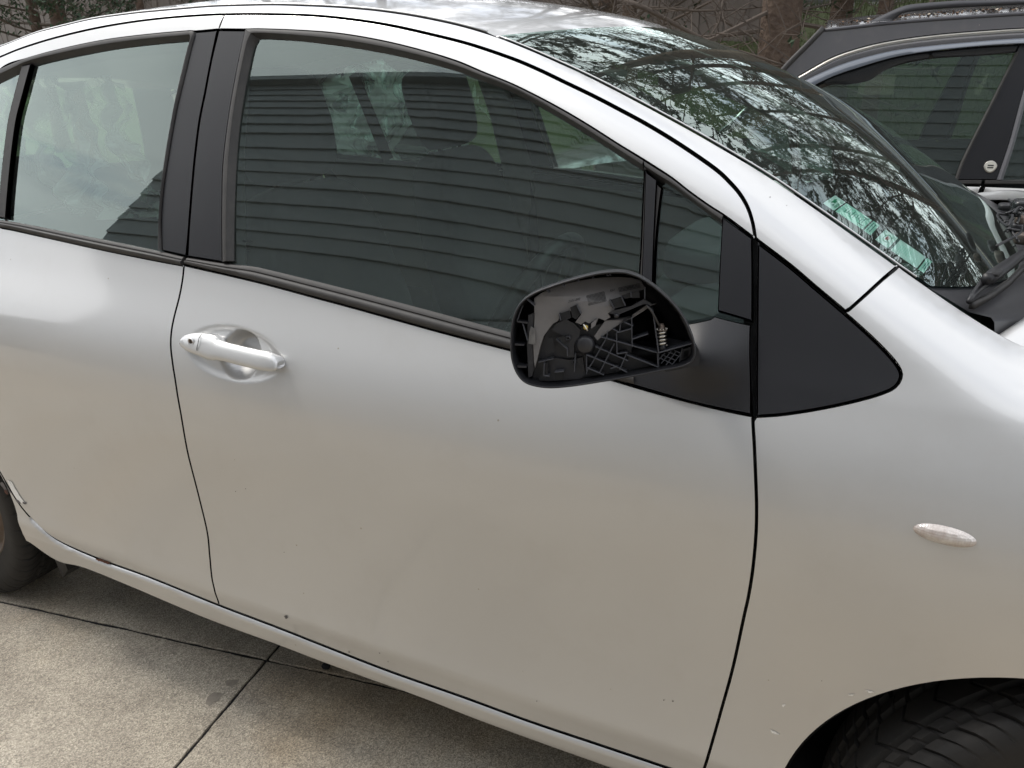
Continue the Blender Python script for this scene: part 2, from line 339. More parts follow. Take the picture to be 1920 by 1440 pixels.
def strip(name,A,B,prof,m,parent,f=S,n=60,M=None,mirror=True,label=None):
    """moulding swept between two curves (x,z lists) with a cross section [(t, height out of the body)]"""
    def even(C,n):
        C=np.array(C); d=np.concatenate([[0],np.cumsum(np.linalg.norm(np.diff(C,axis=0),axis=1))]); s=np.linspace(0,d[-1],n); return np.stack([np.interp(s,d,C[:,0]),np.interp(s,d,C[:,1])],1)
    A=even(A,n);B=even(B,n); V=[];F=[];k=len(prof)
    for t,h in prof:
        q=A*(1-t)+B*t; a,b=grad(f,q[:,0],q[:,1]); N_=np.stack([a,-np.ones_like(a),b],1); N_/=np.linalg.norm(N_,axis=1)[:,None]
        V.append(np.stack([q[:,0],f(q[:,0],q[:,1]),q[:,1]],1)+N_*h)
    V=np.array(V).transpose(1,0,2).reshape(-1,3)
    for i in range(n-1):
        for j in range(k-1): F.append((i*k+j,i*k+j+1,(i+1)*k+j+1,(i+1)*k+j))
    F+= [tuple(range(k)),tuple((n-1)*k+j for j in range(k))[::-1]]
    c=V[list(F[0])].mean(0); nn=np.cross(V[F[(k//2)][1]]-V[F[k//2][0]],V[F[k//2][3]]-V[F[k//2][0]])
    if nn[1]>0: F=[q[::-1] for q in F]
    o=obj(name,V,F,m,parent,True,None,label)
    o.data.set_sharp_from_angle(angle=math.radians(50))
    if mirror:
        V2=V.copy(); V2[:,1]=CAR_W-V2[:,1]; MIRRORED.append((o,name,V2,[q[::-1] for q in F],m,parent,None))
    return o
# ================================================================ SILVER HATCHBACK
car=thing('silver_hatchback','silver five-door hatchback in the foreground with a broken glassless wing mirror','car')
def offs(L,g,ds=.006):
    """shrink a loop by g all round"""
    L=resample(L,ds)
    if area(L)<0: L=L[::-1]
    L=np.array(L); t=np.roll(L,-1,0)-np.roll(L,1,0); t/=np.linalg.norm(t,axis=1)[:,None]+1e-12
    return list(L-np.stack([t[:,1],-t[:,0]],1)*g)
def C(pts,ds=.006,f=S): return catmull(xz(pts,f),ds)
P_ROOFCUT=[(0,107),(45,89),(100,72),(175,54),(250,41),(325,32.5),(400,27.5),(422,27),(480,26.5),(580,29),(655,36),(730,47.5),(805,64),(880,83),(960,110),(1010,131),(1060,155),(1110,179),(1160,205),(1210,232),(1260,262),(1310,295),(1347,322),(1367,341),(1387,364),(1402,390),(1411,418),(1416,447)]
ROOFCUT=catmull([np.array([-2.62,1.17]),np.array([-2.5,1.265]),np.array([-2.36,1.325])]+xz(P_ROOFCUT),.006)
def cutat(curve,x): 
    c=np.array(curve); return int(np.argmin(abs(c[:,0]-x)))
P_BTOP=[(422,28),(415,40),(410,55),(397,112),(385,175),(375,225),(367,287),(361,350),(357,400),(354,440),(351,481),(348,490),(345,497)]
P_BLOW=[(345,497),(342,525),(336,557),(327,592),(321.5,620),(320,648),(323,677),(329,716),(337,765),(343,800),(354.5,860),(375,940),(389,1001),(393,1041),(397,1082),(403,1110),(411,1134)]
P_A=[(1416,447),(1416,490),(1415,590),(1414,690),(1412,779),(1415,840),(1417.5,900),(1419,950),(1418,1000),(1412,1066),(1404,1117),(1396,1153),(1374,1254),(1352.5,1332),(1335,1394),(1322,1437),(1300,1492)]
P_SILL=[(0,884),(24,926),(44,955),(72,985),(109,1013),(181,1045),(282,1082),(411,1134),(524,1177),(610,1211),(731,1258),(862.5,1304),(994,1352),(1125,1396),(1247,1437),(1300,1455),(1330,1465)]
P_SILLB=[(64,1017),(101,1043),(121,1053),(161,1062),(242,1094),(322,1128),(403,1162),(524,1206),(610,1239),(687,1267),(797,1306),(906,1350),(1037,1398),(1147,1437),(1260,1480),(1310,1497)]
P_BELTF=[(347,497),(480,527.5),(580,554),(680,581),(780,609),(880,636),(955,655),(1060,685),(1164,716),(1218,732),(1299,753.5),(1367,770),(1412,779)]
P_BELTR=[(0,426),(100,448),(200,470),(300,490),(344,498)]
P_FRAMEF=[(410,55),(462,55.5),(480,55),(555,57.5),(630,63),(705,75),(780,92.5),(855,115),(905,136),(960,158.5),(1010,183),(1060,210),(1110,240),(1160,272),(1210,302.5),(1260,335),(1292,360),(1330,387),(1355,403),(1380,421),(1413,446)]
P_FRAMER=[(0,130),(50,110),(125,90),(200,75),(275,65.5),(355,58.5),(366,59),(410,55)]
BTOP,BLOW,ACUT,SILLC,SILLB=C(P_BTOP),C(P_BLOW),C(P_A),C(P_SILL),C(P_SILLB)
BELTF,BELTR,FRAMEF,FRAMER=C(P_BELTF),C(P_BELTR),C(P_FRAMEF),C(P_FRAMER)
WF=np.array([0.,.29]); WR=np.array([-2.462,.29]); RA=.356
iB=cutat(ROOFCUT,BTOP[0][0]); 
# ---- doors
HC=xz([(436,664)])[0]; SC2=xz([(446,668)])[0]
def S_door(x,z):
    s=S(x,z); dx=(x-HC[0]); dz=(z-HC[1]+.02*dx)
    r=np.sqrt((dx/.118)**2+(dz/.046)**2); ring=np.clip((1-r)/.26,0,1); ring=ring*ring*(3-2*ring)
    r2=np.sqrt(((x-SC2[0])/.050)**2+((z-SC2[1]-.001)/.043)**2); sc=np.clip((1-r2)/.55,0,1); sc=sc*sc*(3-2*sc)
    return s+.0050*ring+.030*sc
iA=cutat(ACUT,0); aA=[i for i,p in enumerate(ACUT) if p[1]<BELTF[-1][1]-.0005]
door_low=BELTF+[p for p in ACUT if p[1]<BELTF[-1][1] and p[1]>SILLC[-1][1]+.002]+[p for p in SILLC[::-1] if BLOW[-1][0]<p[0]<ACUT[-1][0]-.01]+BLOW[::-1]
front_door=panel('front_door',offs(door_low,.0012),'silver_paint',car,f=S_door,fil=.0013,res=.014,fine=(HC[0],HC[1],.13,.056,.0036))
rl=[np.array([-2.2,1.066]),np.array([-2.34,1.075]),np.array([-2.372,.98]),np.array([-2.365,.82]),np.array([-2.31,.66]),np.array([-2.22,.52])]
door_low_r=catmull([np.array([-2.372,1.0]),np.array([-2.372,1.0]),np.array([-2.35,1.070]),np.array([-2.35,1.070]),np.array([-2.2,1.066])]+BELTR[::6]+[BELTR[-1]],.01)+BLOW+[p for p in SILLC[::-1] if p[0]<BLOW[-1][0]]+catmull([SILLC[0],np.array([-2.22,.52]),np.array([-2.31,.66]),np.array([-2.365,.82]),np.array([-2.372,1.0])],.01)[1:-1]
rear_door=panel('rear_door',offs(door_low_r,.0006),'silver_paint',car,fil=.0014,res=.015)
fr_top=[p for p in ROOFCUT[iB:]]; 
panel('door_frame',offs(fr_top+[FRAMEF[-1]]*0+FRAMEF[::-1],.0006),'silver_paint',front_door,fil=.0014,res=.009)
rr=catmull([np.array([-2.33,1.075]),np.array([-2.33,1.075]),np.array([-2.31,1.19]),np.array([-2.27,1.25])]+xz(P_FRAMER),.006)
rtop=[p for p in ROOFCUT[:iB] if p[0]>-2.40]
panel('door_frame',offs(rtop+[BTOP[0]]+rr[::-1]+[np.array([-2.375,1.075]),np.array([-2.39,1.2])],.0006),'silver_paint',rear_door,fil=.0014,res=.009)
# ---- black pillar covers
panel('pillar_cover',offs(C([(413,55.5),(413,55.5),(462,56),(462,56),(445,137),(430,225),(420,312),(418.5,375),(419,492.5),(419,492.5),(352,481.5),(352,481.5),(354,440),(357,400),(361,350),(367,287),(375,225),(385,175),(397,112),(410,58)]),.0015),'matt_black',front_door,off=.001,fil=.0014,res=.012)
panel('pillar_cover',offs(C([(366,59.5),(366,59.5),(409,55.5),(409,55.5),(397,112),(385,175),(375,225),(367,287),(361,350),(357,400),(354,440),(350,481),(350,481),(304,470.5),(304,470.5),(302,412),(307,350),(317,287),(330,212),(345,150),(360,87)]),.0015),'matt_black',rear_door,off=.001,fil=.0014,res=.012)
# ---- belt mouldings, window rubbers
PB=[(0,-.010),(.03,.0005),(.22,.0035),(.34,.004),(.40,.0025),(.46,.0045),(.60,.0075),(.82,.0070),(.97,.003),(1,-.006)]
strip('belt_moulding',C([(352,483),(419,493.5),(465,498),(480,500),(580,524),(680,549),(780,575),(880,602),(955,622),(1060,651),(1160,680),(1190,689)]),C([(350,496),(480,527),(580,553.5),(680,580.5),(780,608.5),(880,635.5),(955,654.5),(1060,684.5),(1164,715),(1190,722)]),PB,'rubber',front_door,n=90)
strip('belt_moulding',C([(-170,385),(0,412),(50,420),(150,440),(225,455),(297,470),(345,481.5)]),C([(-170,394),(0,426),(100,448),(200,470),(300,490),(343,498)]),PB,'rubber',rear_door,n=60)
PT=[(0,-.002),(.06,.0035),(.35,.0055),(.55,.0050),(.62,.001),(.70,-.001),(.85,-.006),(1,-.010)]
strip('window_rubber',C([(419,492),(418.5,375),(420,312),(430,225),(445,137),(461,57)]),C([(434.5,488),(436,375),(440,300),(445,237),(452,187),(465,120),(474,84),(484,71)]),PT,'rubber',front_door,n=50)
strip('window_rubber',C([(461,56),(480,55.5),(555,58),(630,63.5),(705,75.5),(780,93),(855,116),(905,137),(960,159.5),(1010,184),(1060,211),(1110,241),(1160,273),(1207,302)]),C([(483,71),(500,70.5),(555,75),(630,84),(705,96),(780,112),(855,132),(905,150),(960,171),(1010,197),(1060,226),(1110,257),(1160,289),(1205,318)]),PT,'rubber',front_door,n=90)
strip('window_rubber',C([(1208,303),(1260,336),(1292,361),(1330,388),(1356,404)]),C([(1212,322),(1243,343),(1258,351),(1297,380),(1352,421)]),PT,'rubber',front_door,n=40)
strip('window_rubber',C([(-90,172),(-40,146),(0,130.5),(50,110.5),(125,90.5),(200,75.5),(275,66),(355,59)]),C([(-70,205),(-30,172),(0,153),(40,132),(60,121),(125,106),(200,92),(275,82),(356,74)]),PT,'rubber',rear_door,n=70)
strip('window_rubber',C([(357,59),(367,60),(360,88),(345,150),(330,212),(317,287),(307,350),(302,412),(304,470)]),C([(352,73),(357,74),(350,100),(347,112),(332,175),(321,237),(310,300),(304,360),(300,412),(297,468)]),PT,'rubber',rear_door,n=60)
panel('divider_bar',offs(C([(41,121),(41,121),(60,118),(60,118),(46,170),(32,225),(22,300),(16,360),(12,411),(12,411),(-3,409),(-3,409),(1,340),(5,300),(15,225),(28,170)]),.0005),'rubber',rear_door,off=.0015,fil=.003,dep=.008,res=.012)
panel('divider_bar',offs(C([(1206,308),(1206,308),(1243,352),(1243,352),(1237,400),(1232,452),(1229,520),(1226,690),(1226,690),(1188,690),(1188,690),(1196,515),(1199,465),(1202,390)]),.0003),'rubber',front_door,off=-.001,fil=.003,dep=.008,res=.012)
panel('divider_cover',offs(C([(1210,318),(1210,318),(1234,336),(1234,336),(1229,440),(1226,530),(1224,690),(1224,690),(1202,690),(1202,690),(1201,600),(1206,440)]),.0008),'matt_black',front_door,off=.003,fil=.0014,res=.012)
panel('sail_cover',offs(C([(1354,403),(1354,403),(1412,445),(1412,445),(1413,520),(1412.5,603),(1412.5,603),(1345,583),(1345,583),(1349,490)]),.0010),'matt_black',front_door,off=.0025,fil=.0014,res=.012)
# ---- wing garnish, wing, screen pillar
GARN=C([(1420.5,453),(1420.5,453),(1482,500),(1530,541),(1584,587),(1632,630),(1664,662),(1683,685),(1690,702),(1685,718),(1670,731),(1620,748),(1545,765),(1470,777),(1418,781),(1418,781),(1418,690),(1419,590),(1420,490)])
fender_part_loop=GARN
G1=C([(1584,587),(1632,630),(1664,662),(1683,685),(1690,702),(1685,718),(1670,731),(1620,748),(1545,765),(1470,777),(1418,781)])
CUT=C([(1586,586),(1620,556),(1655,524),(1687,497)])
edgeL=[np.array([x,float(ze(x))-.0004]) for x in np.arange(CUT[-1][0]+.004,.66,.01)]
def arc(c,r,a0,a1,n=60): return [c+r*np.array([math.cos(a),math.sin(a)]) for a in np.radians(np.linspace(a0,a1,n))]
wing_loop=G1[::-1]+CUT[1:]+edgeL+[np.array([.69,.70]),np.array([.66,.5]),np.array([.55,.42])]+arc(WF,RA,18,193)+[np.array([-.36,.205]),np.array([-.385,.205])]+[p for p in ACUT[::-1] if p[1]<G1[-1][1]-.002]
wing=panel('front_wing',offs(wing_loop,.0007),'silver_paint',car,fil=.0013,res=.0125)
panel('wing_garnish',offs(GARN,.0004),'matt_black',wing,off=.0015,fil=.0022,res=.014)
rail_loop=[p for p in ROOFCUT]+C([(1416,448),(1482,498),(1530,539),(1584,584)])[1:]+CUT[1:]+[np.array([x,float(ze(x))-.0004]) for x in np.arange(CUT[-1][0]-.006,-2.9,-.01)]+[np.array([-2.9,1.12])]
panel('body_side_frame',offs(rail_loop,.0012),'silver_paint',car,fil=.0013,res=.0095)
qp=catmull([np.array([-2.39,1.0]),np.array([-2.385,.82]),np.array([-2.33,.66]),np.array([-2.23,.52]),np.array([-2.19,.46])],.01)
aq=math.degrees(math.atan2(qp[-1][1]-WR[1],qp[-1][0]-WR[0]))
panel('rear_quarter',offs(qp+arc(WR,RA,aq,165)+[np.array([-2.82,.34]),np.array([-2.96,.4]),np.array([-2.98,.7]),np.array([-2.96,.98]),np.array([-2.9,1.12]),np.array([-2.62,1.165]),np.array([-2.5,1.26]),np.array([-2.395,1.315]),np.array([-2.40,1.2])],.0015),'silver_paint',car,fil=.003,res=.03)
# ---- sill
_sc=np.array(sorted([tuple(p) for p in SILLC]))
def S_sill(x,z):
    e=np.interp(x,_sc[:,0],_sc[:,1]); k=np.clip((z-(e-.012))/.012,0,1.3)*(np.asarray(x)>-2.06)
    return S(x,z)-.0075*np.clip((.36-z)/.05,0,1)+.012*k**2+7*np.maximum(0,.262-z)**2
sb=arc(WR,RA,aq+1,-6,30)
panel('sill',offs(SILLB+[np.array([-.39,.235]),np.array([-.40,.262])]+[p for p in SILLC[::-1] if p[0]<-.41]+[p for p in sb if p[1]>SILLB[0][1]],.0005),'silver_paint',car,f=S_sill,fil=.0030,dep=.03,res=.006)
# ---- glass
wg=panel('front_window',offs(C([(434,489),(434,489),(436,375),(440,300),(445,237),(452,187),(465,120),(474,84),(484,71),(484,71),(555,75),(630,84),(705,96),(780,112),(855,132),(905,150),(960,171),(1010,197),(1060,226),(1110,257),(1160,289),(1206,318),(1206,318),(1202,390),(1199,465),(1196,515),(1190,690),(1190,690),(1060,651),(955,622),(880,602),(780,575),(680,549),(580,524),(480,500),(465,498)]),-.008),'door_glass',front_door,off=-.0085,fil=0,res=.02,flange=False)
panel('quarter_window',offs(C([(1242,358),(1247,350),(1255,351),(1297,380),(1351,420),(1351,420),(1349,490),(1346,577),(1336,588),(1290,597),(1225,602),(1225,602),(1232,452)]),-.004),'door_glass',front_door,off=-.005,fil=0,res=.02,flange=False)
panel('rear_window',offs(C([(60,121),(60,121),(125,106),(200,92.5),(275,82.5),(356,74),(356,74),(347,112),(332,175),(321,237),(310,300),(304,360),(297,468),(297,468),(225,455),(150,439),(50,419),(11,410),(11,410),(16,360),(32,225)]),-.008),'door_glass',rear_door,off=-.0085,fil=0,res=.02,flange=False)
panel('quarter_window',offs(C([(41,124),(41,124),(0,150),(-35,178),(-75,215),(-75,215),(-150,380),(-150,380),(0,411),(0,411),(5,300),(15,225)]),-.006),'door_glass',rear_door,off=-.0085,fil=0,res=.03,flange=False)
# ---- dark seals behind the shut lines, inner shell
def ribbon(curve,w,h,name='door_seal',f=S):
    c=np.array(curve); t=np.gradient(c,axis=0); t/=np.linalg.norm(t,axis=1)[:,None]; n=np.stack([-t[:,1],t[:,0]],1)
    strip(name,list(c+n*w),list(c-n*w),[(0,h),(1,h)],'dark_gap',car,f=f,n=max(12,len(c)//3))
ribbon([p for p in ROOFCUT if p[0]>-2.4],.018,-.0155); ribbon(BTOP,.016,-.0165); ribbon([p for p in ACUT if p[1]>.9],.016,-.016); ribbon(C([(1422,455),(1482,500),(1530,541),(1584,587),(1632,630),(1664,662),(1683,685),(1690,703),(1670,731),(1545,765),(1412,781)]),.012,-.015); ribbon(CUT,.016,-.013)
for q in ([(1375,300),(1450,380),(1450,540),(1385,540),(1385,400)],[(1545,560),(1600,530),(1640,600),(1590,640)],[(1660,508),(1684,500),(1694,505),(1670,530)]): panel('door_seal',C([q[0]]+[p for p in q for _ in (0,1)]+[q[0]]) if 0 else [p for p in xz(q)],'dark_gap',car,off=-.014,fil=0,res=.02,flange=False)
shell=[np.array([-2.36,1.05])]+BELTR[::4]+BELTF[::8]+[np.array([-.43,.915])]+[p for p in ACUT[::3] if .32<p[1]<.9]+[np.array([-.44,.26]),np.array([-1.2,.262]),np.array([-2.05,.275]),np.array([-2.14,.42]),np.array([-2.22,.55]),np.array([-2.33,.75])]
panel('inner_shell',offs(shell,.004),'dark_gap',car,off=-.052,fil=0,res=.05,flange=False)
panel('inner_shell',[np.array(p) for p in ((-.52,.30),(-.36,.30),(-.36,.70),(-.30,.70),(-.20,.80),(-.20,.94),(-.36,1.0),(-.52,.94))],'dark_gap',car,off=-.024,fil=0,res=.05,flange=False)
panel('door_trim',[np.array(p) for p in ((-2.3,1.03),(-.6,.925),(-.5,.4),(-2.0,.4))],'grey_trim',car,off=-.085,fil=0,res=.1,flange=False)
# ---- door handles
def handle(parent,shift=0.):
    f=lambda x,z:S(x,z)
    top=[(342.5,640),(344,633),(350,628.5),(360,626.5),(372,626.2),(383,627.5),(395,630),(403,634),(410,640),(425,644),(450,650),(487,658.5),(500,661),(512,665.5),(520,670),(526,677),(528,684)]
    bot=[(342.8,645),(345,650),(351,655),(360,659.5),(372,664),(383,668),(393,672.5),(401,674),(408,673.5),(425,676.5),(450,683),(487,692),(500,694),(512,695),(520,693.5),(525.5,690),(528,686)]
    hgt=[.006,.014,.019,.022,.024,.026,.027,.028,.0285,.029,.030,.030,.029,.026,.022,.017,.010]
    secs=[]
    for (a,b,h) in zip(top,bot,hgt):
        fh=lambda x,z,h=h:S(x,z)-h*.75
        p=hit(a[0],a[1],fh); q=hit(b[0],b[1],fh); secs.append((p,q,h))
    # refine along
    K=60; idx=np.linspace(0,len(secs)-1,K); V=[];F=[]; M=14
    Pm=np.array([s[0] for s in secs]); Qm=np.array([s[1] for s in secs]); Hh=np.array(hgt); ii=np.arange(len(secs))
    for t in idx:
        p=np.array([np.interp(t,ii,Pm[:,k]) for k in range(3)]); q=np.array([np.interp(t,ii,Qm[:,k]) for k in range(3)]); h=np.interp(t,ii,Hh)
        c=(p+q)/2; up=(p-q)/2; out=np.array([0,-1,.12]); out/=np.linalg.norm(out)
        k_=max(0,min(1,(8.6-t)/1.2),min(1,(t-13.2)/1.6)); th=.0125*(1-k_)+(h*.75+.006)*k_*(1 if t<14 else max(.35,1-(t-14)*.35))
        for j in range(M):
            a=2*math.pi*j/M; ca,sa=math.cos(a),math.sin(a); e=.72
            cu=np.sign(ca)*abs(ca)**e; so=np.sign(sa)*abs(sa)**e
            w=.0085 if so>0 else th
            V.append(c+up*cu*1.10+out*so*w)
    for i in range(K-1):
        for j in range(M): F.append((i*M+j,(i+1)*M+j,(i+1)*M+(j+1)%M,i*M+(j+1)%M))
    F+=[tuple(range(M)),tuple((K-1)*M+j for j in range(M))[::-1]]
    o=obj('door_handle',V,F,'silver_paint',parent)
    sp=hit(372,645,lambda x,z:S(x,z)-.0285)
    # joint between key cap and grip, lock barrel
    mb=MB(); pts=[hit(u,v,lambda x,z,k=k:S(x,z)-k) for u,v,k in ((379,626.5,.022),(374,632,.0288),(371,645,.0300),(369,655,.0275),(372,665,.020))]
    mb.tube(catmull(pts,.002),.0006,6); mb.obj('cap_joint','dark_gap',parent)
    k=hit(358.5,641,lambda x,z:S(x,z)-.026); mb=MB()
    for r0,r1,d0,d1 in ((.0072,.0062,-.0012,.0014),):
        V=[];F=[];n=24
        for rr_,dd in ((r0,.0),(r0,.0018),(r1,.0022),(r1*.86,.0004)):
            for j in range(n): a=2*math.pi*j/n; V.append(k+np.array([math.cos(a)*rr_*.9,-dd,math.sin(a)*rr_]))
        for i in range(3):
            for j in range(n): F.append((i*n+j,(i*n+(j+1)%n),((i+1)*n+(j+1)%n),((i+1)*n+j)))
        mb.add(V,F)
    mb.obj('lock_bezel','silver_paint',parent)
    mb=MB(); n=20; V=[k+np.array([math.cos(2*math.pi*j/n)*.0052,-.0009,math.sin(2*math.pi*j/n)*.006]) for j in range(n)]; mb.add(V,[tuple(range(n))]); mb.cm=1
    mb.box(k+np.array([0,-.0012,0]),(.0012,.0008,.007)); mb.obj('lock_barrel','rim_steel',parent,mats=['rim_steel','dark_gap'])
handle(front_door)
# ---- side repeater lamp
def repeater(parent):
    a=hit(1703,990);b=hit(1839,1020); c=hit(1771,1003.5); up=hit(1771,982.5); L=(b-a)/2; U=(up-c)*.98; nn=-np.cross(L,U); nn/=np.linalg.norm(nn)
    if nn[1]>0: nn=-nn
    def dome(s,h0,h1,n=48,m=14,hon=False):
        V=[c+nn*h1];F=[]
        for i in range(1,m+1):
            r=i/m
            for j in range(n):
                q=2*math.pi*j/n; x=np.sign(math.cos(q))*abs(math.cos(q))**.93*r*s; y=math.sin(q)*r*s
                V.append(c+L*x+U*y+nn*(h0+(h1-h0)*(1-r**2.6)))
        for j in range(n): F.append((0,1+j,1+(j+1)%n))
        for i in range(m-1):
            for j in range(n): F.append((1+i*n+j,1+(i+1)*n+j,1+(i+1)*n+(j+1)%n,1+i*n+(j+1)%n))
        return V,F
    V,F=dome(1.04,-.004,.0030); lamp=obj('indicator_lamp',V,F,'lamp_base',parent)
    V,F=dome(.88,.0005,.0085); lens=obj('lens',V,F,'lens_glass',lamp)
mat('lens_glass',(.9,.9,.88),.06,spec=.6); MATS['lens_glass'].node_tree.nodes['Principled BSDF'].inputs['Transmission Weight'].default_value=.0
mat('lens_glass',(.66,.63,.60),.16,metal=.2,coat=1,vary=(28,.16,(.30,.23,.20))); _t=MATS['lens_glass'].node_tree; _v=_t.nodes.new('ShaderNodeTexVoronoi'); _v.inputs['Scale'].default_value=330; _v.inputs['Randomness'].default_value=.1; _c=_t.nodes.new('ShaderNodeTexCoord'); _b=_t.nodes.new('ShaderNodeBump'); _b.inputs['Distance'].default_value=.0008; _b.inputs['Strength'].default_value=.8; _t.links.new(_c.outputs['Object'],_v.inputs['Vector']); _t.links.new(_v.outputs['Distance'],_b.inputs['Height']); _t.links.new(_b.outputs[0],_t.nodes['Principled BSDF'].inputs['Normal'])
mat('prism',(.72,.67,.63),.22,metal=.45); mat('prism_amber',(.30,.20,.16),.3)
repeater(wing)
# ---- rust, scuffs and stone chips
def patch(pts,m,name,parent,f=S,off=.0007,jit=.15,n=None):
    L=catmull(xz(pts+[pts[0]],f),.0012)[:-1]; L=[p+np.random.randn(2)*.0004*jit*8 for p in L]
    c=np.mean(L,0); V=[np.array([q[0],float(f(q[0],q[1]))-off,q[1]]) for q in [c]+L]; k=len(L)
    F=[(0,1+i,1+(i+1)%k) for i in range(k)]
    if area(L)<0: F=[q[::-1] for q in F]
    return obj(name,V,F,m,parent)
fs=lambda x,z:S_sill(x,z)-.0035
patch([(181,1046),(190,1047),(203,1052),(208,1055),(204,1056),(196,1053),(187,1050)],'rust','rust_patch',rear_door,f=fs,off=.003)
patch([(2,904),(8,903),(12,909),(16,917),(19,925),(14,922),(9,914),(4,908)],'bare','rust_patch',rear_door,off=.004)
patch([(12,916),(17,918),(19,924),(16,925),(12,921)],'rust','rust_patch',rear_door,off=.0045)
patch([(14,900),(22,903),(32,920),(44,938),(50,945),(40,942),(30,932),(22,918)],'scuff','paint_scuff',rear_door,off=.0012)
for q in ([(30,936),(36,937),(40,943),(34,942)],[(44,940),(50,942),(49,945),(44,943)]): patch(q,'bare','paint_scuff',rear_door,off=.002)
patch([(533,1155),(537,1153),(540,1158),(536,1160)],'bare','paint_chip',front_door)
for u,v,r in ((442,921,1.1),(461,916,1.1),(533,1035,1),(1245,1312,1.4),(1262,1314,1.8),(1541,1276,1.3),(1007,1314,1.3),(655,1222,1.6),(712,1224,1.3),(728,1240,1.2),(1475,385,1.2),(1444,369,1.5)):
    patch([(u-r,v),(u,v-r*.8),(u+r,v),(u,v+r)],'bare','paint_chip',car,jit=.05,off=.0008)
for q in ([(1622,1294),(1628,1294),(1638,1298),(1630,1298)],[(1590,1302),(1602,1300),(1598,1304)],[(1443,1366),(1462,1376),(1450,1374)],[(1466,1321),(1472,1320),(1468,1325)]): patch(q,'scuff','paint_scuff',wing,off=.0009)
# ---------------------------------------------------------------- roof, windscreen, bonnet
def mirror_y(P): P=np.array(P,float).copy(); P[...,1]=CAR_W-P[...,1]; return P
XC=EDGE3[10][0]      # screen top corner
CB=np.array([.115,0,.022]); CE=np.array([.145,0,-.045])   # how far the middle of the screen stands out, top and bottom
XB=-.268
def shape(t,p=2.2): return 1-np.abs(2*t-1)**p
def edge(x): return np.array([x,float(yi(x)),float(ze(x))])
def screen(s,t,lift=0.):
    """s 0 top .. 1 bottom, t 0 near .. 1 far"""
    x=XC+(XB-XC)*s; a=edge(x); a=a+np.array([0,.0015,.0005]); b=mirror_y(a); B=CB*(1-s)+CE*s+np.array([.02,0,.040])*4*s*(1-s)*.5
    p=a*(1-t)+b*t+B*shape(t,2.2+.8*s)
    return p+np.array([.44,0,.90])*lift
ns,ntt=100,130
V=[screen(i/ns,j/ntt) for i in range(ns+1) for j in range(ntt+1)]
F=[(i*(ntt+1)+j,(i+1)*(ntt+1)+j,(i+1)*(ntt+1)+j+1,i*(ntt+1)+j+1) for i in range(ns) for j in range(ntt)]
ws=obj('windscreen',V,F,'screen_glass',car)
def screen_band(path0,path1,m,name,lift=-.003,n=60,k=4):
    V=[];F=[]
    for i in range(n+1):
        a=np.array(path0(i/n));b=np.array(path1(i/n))
        for j in range(k+1): q=a+(b-a)*j/k; V.append(screen(q[0],q[1],lift))
    for i in range(n):
        for j in range(k): F.append((i*(k+1)+j,(i+1)*(k+1)+j,(i+1)*(k+1)+j+1,i*(k+1)+j+1))
    return obj(name,V,F,m,ws)
screen_band(lambda u:(u,0.004),lambda u:(u,.032+.02*u*u),'ceramic_black','glass_border',lift=-.006)
screen_band(lambda u:(u,.997),lambda u:(u,.988-.01*u*u),'ceramic_black','glass_border')
screen_band(lambda u:(0.002,u),lambda u:(.035+.02*math.sin(u*math.pi),u),'ceramic_black','glass_border')
screen_band(lambda u:(.998,u),lambda u:(.93+.02*math.sin(u*math.pi),u),'ceramic_black','glass_border')
# roof skin
def roof(x,t):
    xc=XC; 
    a=edge(x)+np.array([0,.006,.001]); b=mirror_y(a); return a,b
nr=50; V=[]
for i in range(nr+1):
    s=i/nr
    for j in range(ntt+1):
        t=j/ntt; xf=XC+CB[0]*shape(t)-.006; xx=-2.86+(xf+2.86)*s; xe=-2.86+(XC-.006+2.86)*s
        e=edge(xe); y=e[1]+.0015; y=y*(1-t)+(CAR_W-y)*t; fade=min(1,max(.35,(xe+2.95)/1.0))
        V.append((xx,y,e[2]+.001+(CB[2]+(.050-CB[2])*min(1,(1-s)*2.6))*shape(t)*fade**.5-.004*(s>.995)))
F=[(i*(ntt+1)+j,(i+1)*(ntt+1)+j,(i+1)*(ntt+1)+j+1,i*(ntt+1)+j+1) for i in range(nr) for j in range(ntt)]
rf=obj('roof',V,F,'silver_paint',car)
# rounded lip of the roof over the screen and thin mouldings along the rails
mb=MB(); mb.tube([np.array(V[nr*(ntt+1)+j])+np.array([.001,0,-.0022]) for j in range(ntt+1)],.0032,8); mb.obj('roof_lip','silver_paint',rf)
mb=MB()
for sgn in (0,1):
    pts=[]
    for x in np.arange(-2.8,XC-.002,.03):
        p=edge(x)+np.array([0,.0015,.0002]); pts.append(mirror_y(p) if sgn else p)
    mb.tube(pts,.0024,8); mb.obj('roof_moulding','silver_paint',rf); mb=MB()
mb=MB()
for sgn in (0,1):
    pts=[]
    for x in np.arange(XC,XB,.02):
        p=edge(x)+np.array([0,.0010,-.0008]); pts.append(mirror_y(p) if sgn else p)
    mb.tube(pts,.0016,8); mb.obj('screen_moulding','silver_paint',ws); mb=MB()
